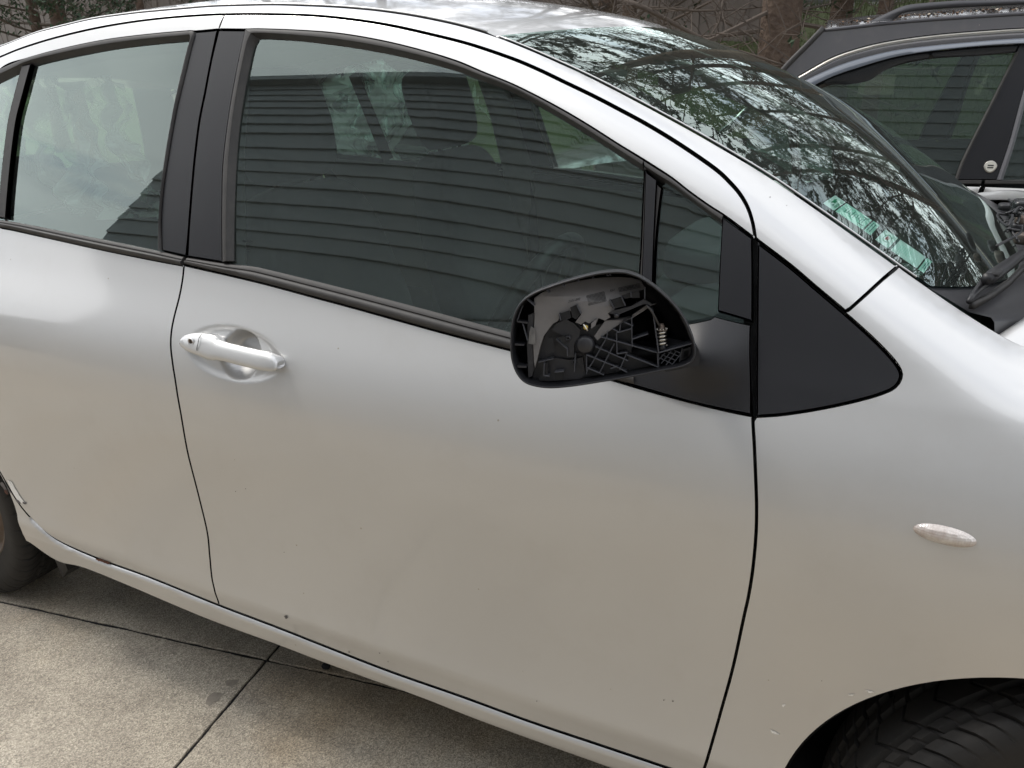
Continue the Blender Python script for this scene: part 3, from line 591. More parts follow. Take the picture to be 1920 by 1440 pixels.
# tailgate closes the back, simple but with its own window
V=[];n=24
for i in range(n+1):
    for j in range(21):
        t=j/20; z=.35+(1.34-.35)*i/n; xb=-2.98-.03*math.sin(math.pi*min(1,(z-.3)/.75))+max(0,z-.95)*.42
        y0=float(base(z)+plan(-2.9,z)); V.append((xb-.05*shape(t),y0*(1-t)+(CAR_W-y0)*t,z+.02*shape(t)*(i/n)))
tg=obj('tailgate',V,[(i*21+j,i*21+j+1,(i+1)*21+j+1,(i+1)*21+j) for i in range(n) for j in range(20) if not (i>15 and i<23 and 2<j<17)],'silver_paint',car)
obj('rear_screen',V,[(i*21+j,i*21+j+1,(i+1)*21+j+1,(i+1)*21+j) for i in range(n) for j in range(20) if (i>15 and i<23 and 2<j<17)],'door_glass',tg)
# bonnet: near edge follows the wing top, middle stands forward and up
def bon(s,t,dz=0):
    x0=-.19+.0*s; x=x0+(.64-x0)*s; a=np.array([x,float(yi(x))+.004,float(ze(x))-.006]); b=mirror_y(a)
    B=np.array([.12*(1-s)+.10*s,0,.055*(1-s)+.05*s])
    # rolled rear edge
    return a*(1-t)+b*t+B*shape(t,4)+np.array([0,0,-.012*max(0,1-s/.03)**2+dz])
nb=60
V=[bon((i/nb)**1.3,j/50) for i in range(nb+1) for j in range(51)]
F=[(i*51+j,(i+1)*51+j,(i+1)*51+j+1,i*51+j+1) for i in range(nb) for j in range(50)]
k=len(V); V+= [bon(0,j/50,-.02) for j in range(51)]; F+=[(k+j,j,j+1,k+j+1) for j in range(50)]
bonnet=obj('bonnet',V,F,'silver_paint',car)
# front bumper, plain but closed (outside the picture)
V=[];n=14
for i in range(n+1):
    z=.18+(.86-.18)*i/n
    for j in range(31):
        t=j/30; y0=float(base(min(z,.8)))+.15+.1*max(0,(z-.5)); y0=float(S(.67,z))+.003; V.append((.665-.06*max(0,z-.5)+.20*(shape(t,2.4))-.16*max(0,z-.62),y0*(1-t)+(CAR_W-y0)*t,z))
obj('front_bumper',V,[(i*31+j,i*31+j+1,(i+1)*31+j+1,(i+1)*31+j) for i in range(n) for j in range(30)],'silver_paint',car)
# cowl tray under the screen, rubber seal with clips, wiper
def cow(t,dx,dz): p=screen(1,t); return p+np.array([dx,0,dz])
V=[];prof=[(-.004,-.002),(.02,-.014),(.05,-.030),(.075,-.034),(.080,-.040),(.084,-.06)]
for j in range(61):
    for dx,dz in prof: V.append(cow(.0+1.0*j/60,dx,dz))
kk=len(prof)
cowl=obj('cowl',V,[(j*kk+i,j*kk+i+1,(j+1)*kk+i+1,(j+1)*kk+i) for j in range(60) for i in range(kk-1)],'inner_plastic',car)
mb=MB(); pts=[cow(t,.070,-.016) for t in np.linspace(.12,.82,60)]; mb.tube(pts,.009,8); mb.obj('bonnet_seal','rubber',cowl)
for t in np.linspace(.40,.80,9):
    mb=MB(); mb.tube([cow(t,.054,-.024),cow(t,.063,-.007),cow(t,.077,-.007),cow(t,.084,-.022)],.0022,6); mb.obj('seal_clip','black_plastic',cowl)
# ================================================================ BROKEN WING MIRROR (cover missing, folded back)
MN=np.array([.30,-.94,.16]); MN/=np.linalg.norm(MN); M0=at_y(1135,620,-.135)
def mp(cx,cy,d=0.):
    u=950+cx/5.053; v=480+cy/5.054; r=ray(u,v); P0=M0-MN*d; return CAM+r*(((P0-CAM)@MN)/(r@MN))
MA=np.cross([0,0,1.],MN); MA/=np.linalg.norm(MA); MBv=np.cross(MN,MA)
if MA[0]<0: MA=-MA
if MBv[2]<0: MBv=-MBv
def loc2(P): d=P-M0; return np.array([d@MA,d@MBv])
def w3(q,d): return M0+MA*q[0]+MBv*q[1]-MN*d
RIM=[(1130,150),(1030,145),(850,163),(600,225),(400,290),(250,350),(130,440),(65,560),(38,700),(32,880),(45,1000),(90,1120),(160,1200),(260,1240),(400,1258),(600,1245),(900,1200),(1200,1150),(1450,1100),(1650,1060),(1750,1015),(1790,930),(1782,820),(1740,700),(1680,580),(1600,470),(1500,370),(1380,270),(1250,190)]
R2=[loc2(mp(*p)) for p in RIM]; R2=resample(catmull(R2+[R2[0]],.003)[:-1],.003); R2=np.array(R2)
if area(R2)<0: R2=R2[::-1]
def ofs2(L,g):
    t=np.roll(L,-1,0)-np.roll(L,1,0); t/=np.linalg.norm(t,axis=1)[:,None]; k=np.stack([t[:,1],-t[:,0]],1)
    for _ in range(6): k=(np.roll(k,1,0)+k*2+np.roll(k,-1,0))/4
    return L-k*g
cen=R2.mean(0)
rings=[]   # (2D loop, depth): back centre -> outside -> lip -> inside wall -> floor
for g,d in ((.030,.083),(.016,.079),(.006,.066),(.001,.045),(-.0008,.020),(-.0004,.004),(.0003,.0006),(.0012,0.),(.0021,.0007),(.0026,.003),(.0032,.014),(.0042,.030),(.006,.046),(.016,.056),(.030,.058)):
    rings.append((ofs2(R2,g),d))
n=len(R2); V=[];F=[]
for L,d in rings: V+=[w3(q,d) for q in L]
for i in range(len(rings)-1):
    for j in range(n): F.append((i*n+j,i*n+(j+1)%n,(i+1)*n+(j+1)%n,(i+1)*n+j)[::-1])
V.append(w3(cen,.084)); V.append(w3(cen,.060)); a=len(V)-2
for j in range(n): F.append((a,(j+1)%n,j)); F.append((a+1,(len(rings)-1)*n+j,(len(rings)-1)*n+(j+1)%n))
mirror=obj('wing_mirror',V,F,'black_plastic',car)
mirror['label']='folded wing mirror with its cover missing, plastic skeleton showing'
def crop_poly(P,d,th,m,name,par=mirror,tilt=None,smooth=0,label=None,bev=.0006):
    """plate cut to a crop outline; d depth of its face, th thickness; tilt(u,v)->extra depth"""
    if smooth: P=catmull([np.array(p,float) for p in P+[P[0]]],smooth)[:-1]
    P=[np.array(p,float) for p in P]
    A=area(P); P=P if A<0 else P[::-1]
    T=lambda p:d+(tilt(p[0],p[1]) if tilt else 0)
    k=len(P); c2=cdt(P,[np.array([x,y]) for x in np.arange(40,1780,45) for y in np.arange(160,1240,45) if tilt and inpoly([(x,y)],P)[0]])
    vv,ff=c2[0],c2[1]; V=[mp(q[0],q[1],T(q)) for q in vv]; F=[]
    for f in ff:
        q=np.cross(V[f[1]]-V[f[0]],V[f[2]]-V[f[0]]); F.append(tuple(f) if q@MN>0 else (f[0],f[2],f[1]))
    b=len(V); V+=[mp(q[0],q[1],T(q)) for q in P]+[mp(q[0],q[1],T(q)) -MN*th for q in P]
    for i in range(k):
        j=(i+1)%k; F.append((b+i,b+j,b+k+j,b+k+i)); 
    return obj(name,V,F,m,par,False,label=label)
def fin(a,b,d0,d1,w=.0012,m='rib_plastic',name='rib',par=mirror):
    """thin upright wall between two crop points, from depth d1 up to d0"""
    A=mp(*a,d0);B=mp(*b,d0); t=B-A; t/=np.linalg.norm(t); s=np.cross(MN,t)*w/2; dd=MN*(d1-d0); e=MN*w*.35
    V=[A-s-e,A-s*.4,A+s*.4,A+s-e,B-s-e,B-s*.4,B+s*.4,B+s-e,A-s-dd,A+s-dd,B-s-dd,B+s-dd]
    F=[(0,1,5,4),(1,2,6,5),(2,3,7,6),(8,0,4,10),(3,9,11,7),(0,8,9,3,2,1),(4,5,6,7,11,10)]
    return obj(name,V,F,m,par,False)
# carrier plate: top band leaning up to the light, paleness also put into the colour, darker lower part
tl=lambda x,y: .002+.018*max(0,(420-y+.16*(x-700))/260)
PL=[(262,400),(330,352),(420,308),(520,275),(620,250),(760,222),(900,206),(1050,200),(1180,208),(1270,235),(1310,300),(1300,318),(1180,345),(1085,385),(975,418),(1020,510),(960,545),(985,580),(930,612),(870,588),(850,640),(860,592),(780,640),(745,620),(705,650),(650,628),(708,552),(662,460),(600,490),(610,520),(500,545),(490,612),(440,640),(400,690),(350,760),(318,860),(295,960),(268,1060),(258,1000),(252,850),(258,720),(264,600),(262,480)]
plate=crop_poly(PL,.012,.012,'carrier_plastic','carrier_plate',tilt=tl)
crop_poly([(205,560),(258,540),(250,720),(246,850),(250,1000),(258,1070),(240,1140),(205,1150),(200,1000),(192,850),(196,700)],.015,.008,'inner_plastic','plate_side_shade')  # left side of the plate, its shade put into a darker plastic
# lower body of the skeleton
crop_poly([(430,640),(500,610),(640,622),(700,660),(760,700),(860,650),(1180,580),(1190,700),(1180,950),(1130,940),(1430,1050),(1300,1100),(1000,1130),(700,1175),(400,1190),(250,1190),(240,1080),(300,980),(330,840),(370,740)],.026,.006,'inner_plastic','carrier_base')
crop_poly([(300,985),(440,965),(600,985),(720,960),(745,1120),(700,1165),(400,1185),(300,1180),(340,1100)],.020,.006,'inner_plastic','bracket')
crop_poly([(470,640),(560,600),(640,640),(700,700),(690,760),(640,840),(640,960),(560,960),(575,890),(470,790),(560,860),(545,760),(430,700)],.018,.008,'inner_plastic','bracket')
crop_poly([(800,640),(860,590),(840,660),(800,690)],.010,.006,'carrier_plastic','bracket')
crop_poly([(935,612),(1185,580),(1190,560),(1330,465),(1420,452),(1370,470),(1300,520),(1190,590),(1060,650),(960,720),(860,800),(830,760),(870,700)],.016,.010,'carrier_plastic','bracket',tilt=lambda x,y:.006*(x>1100))
crop_poly([(975,545),(1000,520),(1180,475),(1300,410),(1370,450),(1378,468),(1300,455),(1180,505),(1050,560),(1040,545),(1010,550)],.010,.006,'inner_plastic','bracket')
# box-like recesses: thin walls, shade inside put in as flat near-black plates
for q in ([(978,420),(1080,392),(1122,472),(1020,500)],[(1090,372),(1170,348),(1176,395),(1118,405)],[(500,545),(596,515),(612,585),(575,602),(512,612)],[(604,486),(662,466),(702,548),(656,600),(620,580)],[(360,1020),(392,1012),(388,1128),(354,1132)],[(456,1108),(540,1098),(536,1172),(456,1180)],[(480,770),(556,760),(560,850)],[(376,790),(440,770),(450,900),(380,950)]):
    crop_poly(q,.0085,.0005,'dark_gap','well_shade')
for a,b in (((1085,385),(1125,475)),((975,418),(1020,500)),((1310,300),(1308,405)),((1176,345),(1180,392)),((662,462),(704,550)),((498,545),(510,612)),((355,1020),(350,1135)),((350,1135),(405,1140)),((455,1105),(540,1095))):
    fin(a,b,.006,.020,.0012)
crop_poly([(1180,350),(1255,330),(1262,395),(1184,398)],.020,.004,'inner_plastic','bracket')
# lattice of ribs
LT=[((890,768),(1435,920)),((840,860),(1150,995)),((756,938),(1055,1060)),((756,1060),(920,1128)),((1060,1060),(1140,1105)),((1000,690),(1200,835) if 0 else (1060,722)),((1115,630),(1198,665)),((957,720),(945,785)),((1078,650),(1070,715)),((940,790),(812,1010)),((1020,830),(880,1110)),((1140,915),(1070,1080)),((985,900),(885,1120) if 0 else (940,985)),((756,938),(756,1120)),((1040,730),(1185,690)),((1185,580),(1185,690)),((1185,690),(1190,865)),((1040,730),(1045,930)),((1045,930),(1140,915)),((985,1070),(1050,1045)),((1190,790),(1340,740)),((470,790),(572,885)),((572,885),(575,950)),((650,930),(640,1100)),((812,1010),(756,1100)),((1140,940),(1435,1055)),((300,1010),(440,975))]
for a,b in LT: fin(a,b,.010,.030,.0012)
for a,b in (((1445,965),(1560,1020)),((1470,935),(1600,990)),((1520,905),(1640,955)),((1590,895),(1655,925)),((1560,900),(1465,1020)),((1610,900),(1510,1035)),((1650,930),(1560,1040)),((1500,920),(1440,985)),((1440,920),(1440,1055)),((1665,870),(1640,1000))):
    fin(a,b,.012,.026,.0010)
fin((1385,520),(1440,915),.008,.050,.0016); fin((1435,920),(1765,828),.008,.03,.0014); fin((1330,470),(1385,520),.008,.03,.0014); fin((1430,925),(1435,1055),.010,.04,.0012)
crop_poly([(1437,915),(1765,830),(1640,800),(1515,775),(1420,830)],.020,.002,'inner_plastic','shelf',tilt=lambda x,y:.020*(915-y-(x-1437)*.26)/140)
crop_poly([(1660,890),(1770,850),(1778,915),(1700,985),(1650,1000)],.022,.004,'inner_plastic','bracket')
crop_poly([(1680,905),(1725,888),(1718,960),(1672,975)],.0215,.0005,'dark_gap','well_shade')  # flat near-black plate for the shade in this recess
# motor boss, screws, brass screw, spring, cable
def disc(c,r,d0,d1,m,name,par=mirror,n=28,bev=.001,hole=0):
    P=mp(c[0],c[1],d0); s=np.linalg.norm(mp(c[0]+r,c[1],d0)-P); mb=MB(); V=[];F=[]
    prof=[(s,d1),(s,d0+bev),(s-bev,d0)]+([(hole*s,d0),(hole*s*.95,d0+.004)] if hole else [])
    for rr_,dd in prof:
        for j in range(n): a=2*math.pi*j/n; V.append(P+(MA*math.cos(a)+MBv*math.sin(a))*rr_-MN*(dd-d0))
    for i in range(len(prof)-1):
        for j in range(n): F.append((i*n+j,i*n+(j+1)%n,(i+1)*n+(j+1)%n,(i+1)*n+j))
    F.append(tuple((len(prof)-1)*n+j for j in range(n))); return obj(name,V,F,m,par,True)
disc((742,850),92,.012,.03,'inner_plastic','motor_boss',bev=.0035); disc((742,850),99,.0165,.03,'inner_plastic','boss_collar',bev=.0012)
disc((580,782),27,.013,.03,'inner_plastic','screw_boss',hole=.45); disc((640,1005),23,.014,.03,'inner_plastic','screw_boss',hole=.45); disc((1040,568),26,.007,.02,'inner_plastic','screw_boss',bev=.002)
disc((748,678),38,.012,.02,'dark_gap','screw_seat'); disc((748,678),24,.010,.02,'brass','brass_screw'); b=mp(748,678,.0098); t=mp(770,710,.0098)-mp(728,645,.0098); t/=np.linalg.norm(t); mb=MB(); mb.tube([b-t*.0045,b+t*.0045],.0009,6); mb.obj('screw_slot','chrome',mirror)
# spring on the pivot: axis nearly upright
top=mp(1468,705,.016); bot=mp(1472,850,.016); ax=top-bot; L=np.linalg.norm(ax); ax/=L; sx=MA-ax*(MA@ax); sx/=np.linalg.norm(sx); sy=np.cross(ax,sx); rs=np.linalg.norm(mp(1512,780,.016)-mp(1468,780,.016))
mb=MB(); mb.tube([bot+ax*L*k/90+rs*(math.cos(2*math.pi*k/90*4.3)*sx+math.sin(2*math.pi*k/90*4.3)*sy) for k in range(91)],.0014,8); mb.obj('spring','spring_steel',mirror)
mb=MB(); mb.tube([bot-ax*.004,bot,top,top+ax*.001],[rs*1.15,rs*.72,rs*.72,rs*.72],20); mb.obj('pivot_post','inner_plastic',mirror)
mb=MB(); mb.tube([top,top+ax*.0012,top+ax*.0016,top+ax*.005,top+ax*.008],[rs*1.28,rs*1.28,rs*.8,rs*.7,rs*.5],18); mb.obj('spring_cap','rim_steel',mirror)
mb=MB()
for k in range(10):
    a=2*math.pi*k/10; p=top+(sx*math.cos(a)+sy*math.sin(a))*rs*1.15; mb.box(p+ax*.001,(.0012,.0012,.003))
mb.obj('cap_teeth','spring_steel',mirror)['kind']='stuff'
mb=MB(); mb.tube(catmull([mp(1322,470,.006),mp(1360,505,.005),mp(1395,560,.006),mp(1425,620,.010),mp(1448,665,.014)],.002),.0013,7); mb.obj('cable','rubber',mirror)
# clips round the inside of the rim
for a,b in (((190,410),(262,472)),((375,318),(405,350)),((530,270),(545,292)),((672,232),(684,248)),((812,203),(824,216)),((945,178),(965,190)),((975,170),(985,186))): fin(a,b,.003,.016,.0011,name='clip_tab')
for P in ([(98,612),(198,628),(196,642),(96,628)],[(78,828),(165,838),(165,850),(76,848)],[(100,1035),(185,1045),(185,1060),(100,1058)]): crop_poly(P,.006,.016,'inner_plastic','clip_tab')
for a,b in (((150,640),(195,800)),((1330,265),(1420,310)),((1420,310),(1430,330)),((1430,330),(1545,410)),((1545,440),(1640,540)),((1650,575),(1700,670)),((1700,670),(1760,820)),((98,612),(150,470))): fin(a,b,.006,.012,.0009,name='rim_edge')
crop_poly([(230,665),(268,690),(275,845),(205,830),(215,720)],.0105,.001,'scuffed','worn_patch')
# moulded marks
def lettering(txt,c,size,rot,m,name,par,d=.011,ext=.0002,tiltf=tl):
    cu=bpy.data.curves.new(name,'FONT'); cu.body=txt; cu.size=1; cu.align_x='CENTER'; cu.align_y='CENTER'; t=bpy.data.objects.new(name,cu); COL.objects.link(t)
    dg=bpy.context.evaluated_depsgraph_get(); me=bpy.data.meshes.new_from_object(t.evaluated_get(dg)); vv=[v.co.copy() for v in me.vertices]; ff=[tuple(p.vertices) for p in me.polygons]
    bpy.data.objects.remove(t); ca,sa=math.cos(rot),math.sin(rot); V=[]
    for v in vv:
        x=v.x*size*.9; y=v.y*size; X=c[0]+x*ca+y*sa*1; Y=c[1]+x*(-sa)-y*ca; V.append(mp(X,Y,d+(tiltf(X,Y) if tiltf else 0)))
    return obj(name,V,ff,m,par,False)
lettering('2101-092',(640,420),34,math.radians(13),'etched','moulded_number',mirror,d=.0116)
lettering('RH',(1000,328),38,math.radians(12),'etched','moulded_letters',mirror,d=.0116)
def hatch(c,w,h,rot,nx,ny,lw,name):
    mb=MB(); ca,sa=math.cos(rot),math.sin(rot)
    def q(x,y): X=c[0]+x*ca+y*sa;Y=c[1]-x*sa+y*ca; return mp(X,Y,.0115+tl(X,Y))
    for i in range(nx+1):
        x=-w/2+w*i/nx; mb.add([q(x-lw/2,-h/2),q(x+lw/2,-h/2),q(x+lw/2,h/2),q(x-lw/2,h/2)],[(0,1,2,3)])
    for i in range(ny+1):
        y=-h/2+h*i/ny; mb.add([q(-w/2,y-lw/2)+MN*.00005,q(w/2,y-lw/2)+MN*.00005,q(w/2,y+lw/2)+MN*.00005,q(-w/2,y+lw/2)+MN*.00005],[(0,1,2,3)])
    o=mb.obj(name,'etched',mirror,smooth=False); o['kind']='stuff'
hatch((850,402),172,92,math.radians(14),14,8,3.6,'moulded_grid'); hatch((1162,300),200,38,math.radians(12),15,3,4,'moulded_grid')
lettering('MPBPE',(1165,296),30,math.radians(12),'etched','moulded_letters',mirror,d=.0114)
# mirror foot on the door
BC=xz([(1328,655)])[0]
def S_foot(x,z):
    s=S(x,z); r=np.sqrt(((x-BC[0])/.050)**2+((z-BC[1])/.042)**2); return s-.036*np.exp(-r**2.0)
foot=panel('mirror_foot',offs(C([(1345,585),(1345,585),(1412,604),(1412,604),(1412.5,690),(1411,778),(1411,778),(1367,769),(1299,752.5),(1218,731),(1175,719),(1175,719),(1186,690),(1200,640),(1228,605),(1228,605),(1290,599),(1337,590)]),.0008),'black_plastic',front_door,f=S_foot,off=.003,fil=.002,dep=.02,res=.006)
mb=MB(); e=hit(1292,668,lambda x,z:S(x,z)-.01); s0=mp(1560,900,.06)
mb.tube([s0,s0*.6+e*.4,e+np.array([0,.03,0])],[.011,.012,.014],20,flat=(1,0,0)); mb.obj('hinge_neck','black_plastic',mirror)
crop_poly([(1790,850),(1815,880),(1832,960),(1820,1035),(1640,1075),(1500,1100),(1500,1060),(1740,1010),(1785,950)],.012,.03,'black_plastic','hinge_cover',smooth=0)
# ================================================================ CABIN, WHEELS, STICKERS, WIPER
def sphbox(mb,c,sz,e=.45,R=None,nu=24,nv=14,taper=None):
    V=[];F=[]
    sp=lambda a:np.sign(a)*abs(a)**e
    for i in range(nv+1):
        p=-math.pi/2+math.pi*i/nv
        for j in range(nu):
            q=2*math.pi*j/nu; v=np.array([sp(math.cos(p))*sp(math.cos(q))*sz[0]/2,sp(math.cos(p))*sp(math.sin(q))*sz[1]/2,sp(math.sin(p))*sz[2]/2])
            if taper: v=taper(v)
            if R is not None: v=R@v
            V.append(v+np.array(c))
    for i in range(nv):
        for j in range(nu): F.append((i*nu+j,i*nu+(j+1)%nu,(i+1)*nu+(j+1)%nu,(i+1)*nu+j))
    mb.add(V,F)
def rotY(a): c,s=math.cos(a),math.sin(a); return np.array([[c,0,s],[0,1,0],[-s,0,c]])
def seat(x,y,w=.46,hr=True,rake=-.28):
    mb=MB(); sphbox(mb,(x+.27,y,.50),(.52,w,.17),.35); s=mb.obj('seat','seat_cloth',car); s['label']='dark grey cloth seat'
    R=rotY(rake)
    mb=MB(); sphbox(mb,np.array([x,y,.52])+R@np.array([-.02,0,.30]),(.15,w,.62),.42,R,taper=lambda v:v*np.array([1,1-.22*max(0,v[2]/.31),1])); mb.obj('backrest','seat_cloth',s)
    if hr:
        top=np.array([x,y,.52])+R@np.array([-.02,0,.60])
        mb=MB(); sphbox(mb,top+R@np.array([.015,0,.130]),(.11,.27,.235),.42,R,taper=lambda v:v*np.array([1,1-.15*max(0,-v[2]/.1),1])); mb.obj('headrest','seat_cloth',s)
        for d in (-.06,.06):
            mb=MB(); mb.tube([top+R@np.array([0,d,-.03]),top+R@np.array([.01,d,.10])],.006,8); mb.obj('headrest_post','rim_steel',s)
    return s
seat(-1.35,.46); seat(-1.42,CAR_W-.44)
mb=MB(); sphbox(mb,(-2.02,CAR_W/2,.52),(.50,1.24,.18),.3); rs_=mb.obj('rear_seat','seat_cloth',car); mb=MB(); R=rotY(-.35); sphbox(mb,np.array([-2.32,CAR_W/2,.72]),(.15,1.24,.56),.3,R); mb.obj('backrest','seat_cloth',rs_)
for y in (.42,CAR_W-.42): mb=MB(); sphbox(mb,(-2.44,y,1.06),(.10,.26,.14),.4,R); mb.obj('headrest','seat_cloth',rs_)
# dashboard
V=[];prof=[(-.86,.62),(-.84,.74),(-.80,.80),(-.78,.86),(-.74,.905),(-.64,.925),(-.50,.925),(-.36,.935),(-.22,.955)]
for j in range(25):
    t=j/24; y=.10+(CAR_W-.2)*t
    for x,z in prof: V.append((x+.05*shape(t),y,z+.01*math.sin(6*t)))
kk=len(prof); dash=obj('dashboard',V,[(j*kk+i,j*kk+i+1,(j+1)*kk+i+1,(j+1)*kk+i) for j in range(24) for i in range(kk-1)],'dash_plastic',car)
mb=MB(); sphbox(mb,(-.66,CAR_W/2,.95),(.22,.42,.10),.5); mb.obj('instrument_pod','dash_plastic',dash)
for y in (.20,CAR_W-.20):
    for k in range(6): mb=MB(); mb.box((-.60+.014*k,y,.932),(.005,.09,.006)); mb.obj('vent_slat','black_plastic',dash)
mb=MB(); mb.box((-.66,CAR_W/2,.62),(.30,.34,.5)); mb.obj('centre_console','dash_plastic',dash)
# steering wheel
mb=MB(); c=np.array([-.96,.44,.86]); R=rotY(-1.13); 
mb.tube([c+R@np.array([math.cos(a)*.185,math.sin(a)*.185,0]) for a in np.linspace(0,2*math.pi,49)],.015,10,caps=False); stw=mb.obj('steering_wheel','black_plastic',car)
mb=MB(); sphbox(mb,c+R@np.array([0,0,-.02]),(.16,.19,.06),.6,R); mb.obj('hub','black_plastic',stw)
for a in (0,math.pi,math.pi*1.5): mb=MB(); mb.tube([c+R@np.array([math.cos(a)*.07,math.sin(a)*.07,-.01]),c+R@np.array([math.cos(a)*.18,math.sin(a)*.18,0])],.013,8); mb.obj('spoke','black_plastic',stw)
# headlining, floor, pillars
V=[]
for i in range(21):
    x=-2.75+(XC-.03+2.75)*i/20
    for j in range(21):
        t=j/20; e=edge(min(x,XC)); y=e[1]+.035; V.append((x+ (.10*shape(t) if i==20 else 0),y*(1-t)+(CAR_W-y)*t,e[2]-.045+.060*shape(t)))
obj('headlining',V,[(i*21+j,i*21+j+1,(i+1)*21+j+1,(i+1)*21+j) for i in range(20) for j in range(20)],'headliner',car)
mb=MB(); mb.box((-1.35,CAR_W/2,.24),(2.3,1.5,.06)); mb.obj('floor','carpet',car,smooth=False)
mb=MB(); mb.box((-2.70,CAR_W/2,.62),(.42,1.30,.55)); mb.obj('boot','carpet',car,smooth=False)
for sgn in (0,1):
    q=lambda p:(p[0],CAR_W-p[1],p[2]) if sgn else tuple(p)
    mb=MB(); mb.tube([q((-1.50,.15,.80)),q((-1.50,.185,1.02)),q((-1.52,.25,1.20)),q((-1.54,.315,1.355))],[.055,.05,.042,.045],10,flat=(1,0,0)); mb.obj('pillar_trim','grey_trim',car)
    pts=[]
    for x in np.linspace(XC-.02,-.34,14): e=edge(x); pts.append(q((e[0]-.02,e[1]+.030,e[2]-.048)))
    mb=MB(); mb.tube(pts,.024,8); mb.obj('pillar_trim','grey_trim',car)
    mb=MB(); mb.tube([q((-2.46,.22,.95)),q((-2.48,.30,1.16)),q((-2.48,.38,1.29))],[.07,.065,.06],10,flat=(1,0,0)); mb.obj('pillar_trim','grey_trim',car)
    # top rail trim
    pts=[q((x,float(yi(x))+.02,float(ze(x))-.060)) for x in np.linspace(-2.5,-1.0,16)]; mb=MB(); mb.tube(pts,.020,8); mb.obj('rail_trim','headliner',car)
    mb=MB(); P=[np.array(q((-1.52,.30,1.30))),np.array(q((-1.50,.24,1.15))),np.array(q((-1.46,.17,.9))),np.array(q((-1.44,.15,.5)))]; mb.tube(P,.022,4,flat=(0,1,0)); mb.obj('seat_belt','belt_web',car)
# centre rear belt hanging across the cabin
a=at_y(662,138,1.12); b=at_y(728,300,1.02); mb=MB(); s=np.array([.017,0,.008]); mb.add([a-s,a+s,b+s,b-s,a-s+[0,.002,0],a+s+[0,.002,0],b+s+[0,.002,0],b-s+[0,.002,0]],[(0,1,2,3),(7,6,5,4),(0,3,7,4),(1,5,6,2)]); mb.obj('seat_belt','belt_web',car,smooth=False)
mb=MB(); k=screen(.16,.5,-.03); sphbox(mb,k+np.array([-.07,0,-.035]),(.03,.22,.06),.5); rv=mb.obj('rear_view_mirror','black_plastic',car); mb=MB(); mb.tube([k,k+np.array([-.055,0,-.02])],.008,8); mb.obj('mirror_stem','black_plastic',rv)
for y in (.48,CAR_W-.48):
    mb=MB(); e=screen(.03,(y-.25)/(CAR_W-.5),-.05); mb.box(e+np.array([-.07,0,-.01]),(.17,.36,.018),rotY(.25)); mb.obj('sun_visor','headliner',car,smooth=False)
# ---- stickers inside the screen (near lower corner)
def screen_hit(u,v,lift):
    # nearest (s,t) whose point lands on the photo point
    s,t=.7,.1
    for _ in range(25):
        p=proj(screen(s,t,lift)); e=np.array([u,v])-p
        J=np.stack([(proj(screen(s+1e-4,t,lift))-p)/1e-4,(proj(screen(s,t+1e-4,lift))-p)/1e-4],1); d=np.linalg.solve(J,e); s+=np.clip(d[0],-.2,.2); t+=np.clip(d[1],-.2,.2)
    return s,t
def sticker(Q,elems,label):
    st=[np.array(screen_hit(u,v,-.002)) for u,v in Q]   # order: near top, far top, far bottom, near bottom -> local (0,0),(0,1),(1,1),(1,0)
    def P(a,b,l=-.002):
        q=st[0]*(1-a)*(1-b)+st[1]*(1-a)*b+st[2]*a*b+st[3]*a*(1-b); return screen(q[0],q[1],l)
    V=[];F=[];fm=[];mats=[]
    def quad(a0,b0,a1,b1,m,l,poly=None):
        if m not in mats: mats.append(m)
        k=len(V)
        if poly: V.extend([P(a0+(a1-a0)*x,b0+(b1-b0)*y,l) for x,y in poly]); F.append(tuple(range(k,k+len(poly)))); fm.append(mats.index(m)); return
        n=max(1,int(round((a1-a0)*16)))
        for i in range(n+1):
            a=a0+(a1-a0)*i/n; V.extend([P(a,b0,l),P(a,b1,l)])
        for i in range(n): F.append((k+2*i,k+2*i+1,k+2*i+3,k+2*i+2)); fm.append(mats.index(m))
    for (a0,b0,a1,b1,m,poly,lv) in elems: quad(a0,b0,a1,b1,m,-.0022+.0004*lv,poly)
    return obj('sticker',V,F,None,ws,False,label=label,mats=mats,fm=fm)
circ=lambda n=14:[(.5+.5*math.cos(2*math.pi*i/n),.5+.5*math.sin(2*math.pi*i/n)) for i in range(n)]
clover=[(.5+.5*math.cos(a)*(.55+.45*abs(math.cos(1.5*a))),.5+.5*math.sin(a)*(.55+.45*abs(math.cos(1.5*a)))) for a in np.linspace(0,2*math.pi,30)[:-1]]
rnd=random.Random(3)
el=[(0,0,.235,1,'pale_card',None,0),(.26,.02,.83,.98,'mint_card',None,0),(.86,.0,1,1,'mint_card',None,0),(.05,.35,.13,.80,'print_green',clover,1),(.115,.22,.15,.36,'print_dark',circ(),1)]
for i in range(3): el.append((.17+.017*i,.18,.178+.017*i,.78,'print_green',None,1))
for i in range(9): el.append((.36+.045*i,.25+rnd.random()*.2,.372+.045*i,.60+rnd.random()*.25,'print_dark',None,1))
el.append((.68,.2,.78,.25,'print_dark',None,1)); el.append((.68,.8,.78,.85,'print_dark',None,1)); el.append((.88,.15,.90,.85,'print_dark',None,1)); el.append((.93,.15,.95,.85,'print_dark',None,1))
for i in range(10): el.append((.845,.05+.09*i,.85,.10+.09*i,'print_dark',None,0))
sticker([(1543,381),(1566,366),(1650,422),(1632,441)],el,'mint green label with clover emblem stuck inside the windscreen')
ring=[(.5+.5*math.cos(a),.5+.5*math.sin(a)) for a in np.linspace(.5,5.2,26)]+[(.5+.42*math.cos(a),.5+.36*math.sin(a)) for a in np.linspace(5.2,.5,26)]
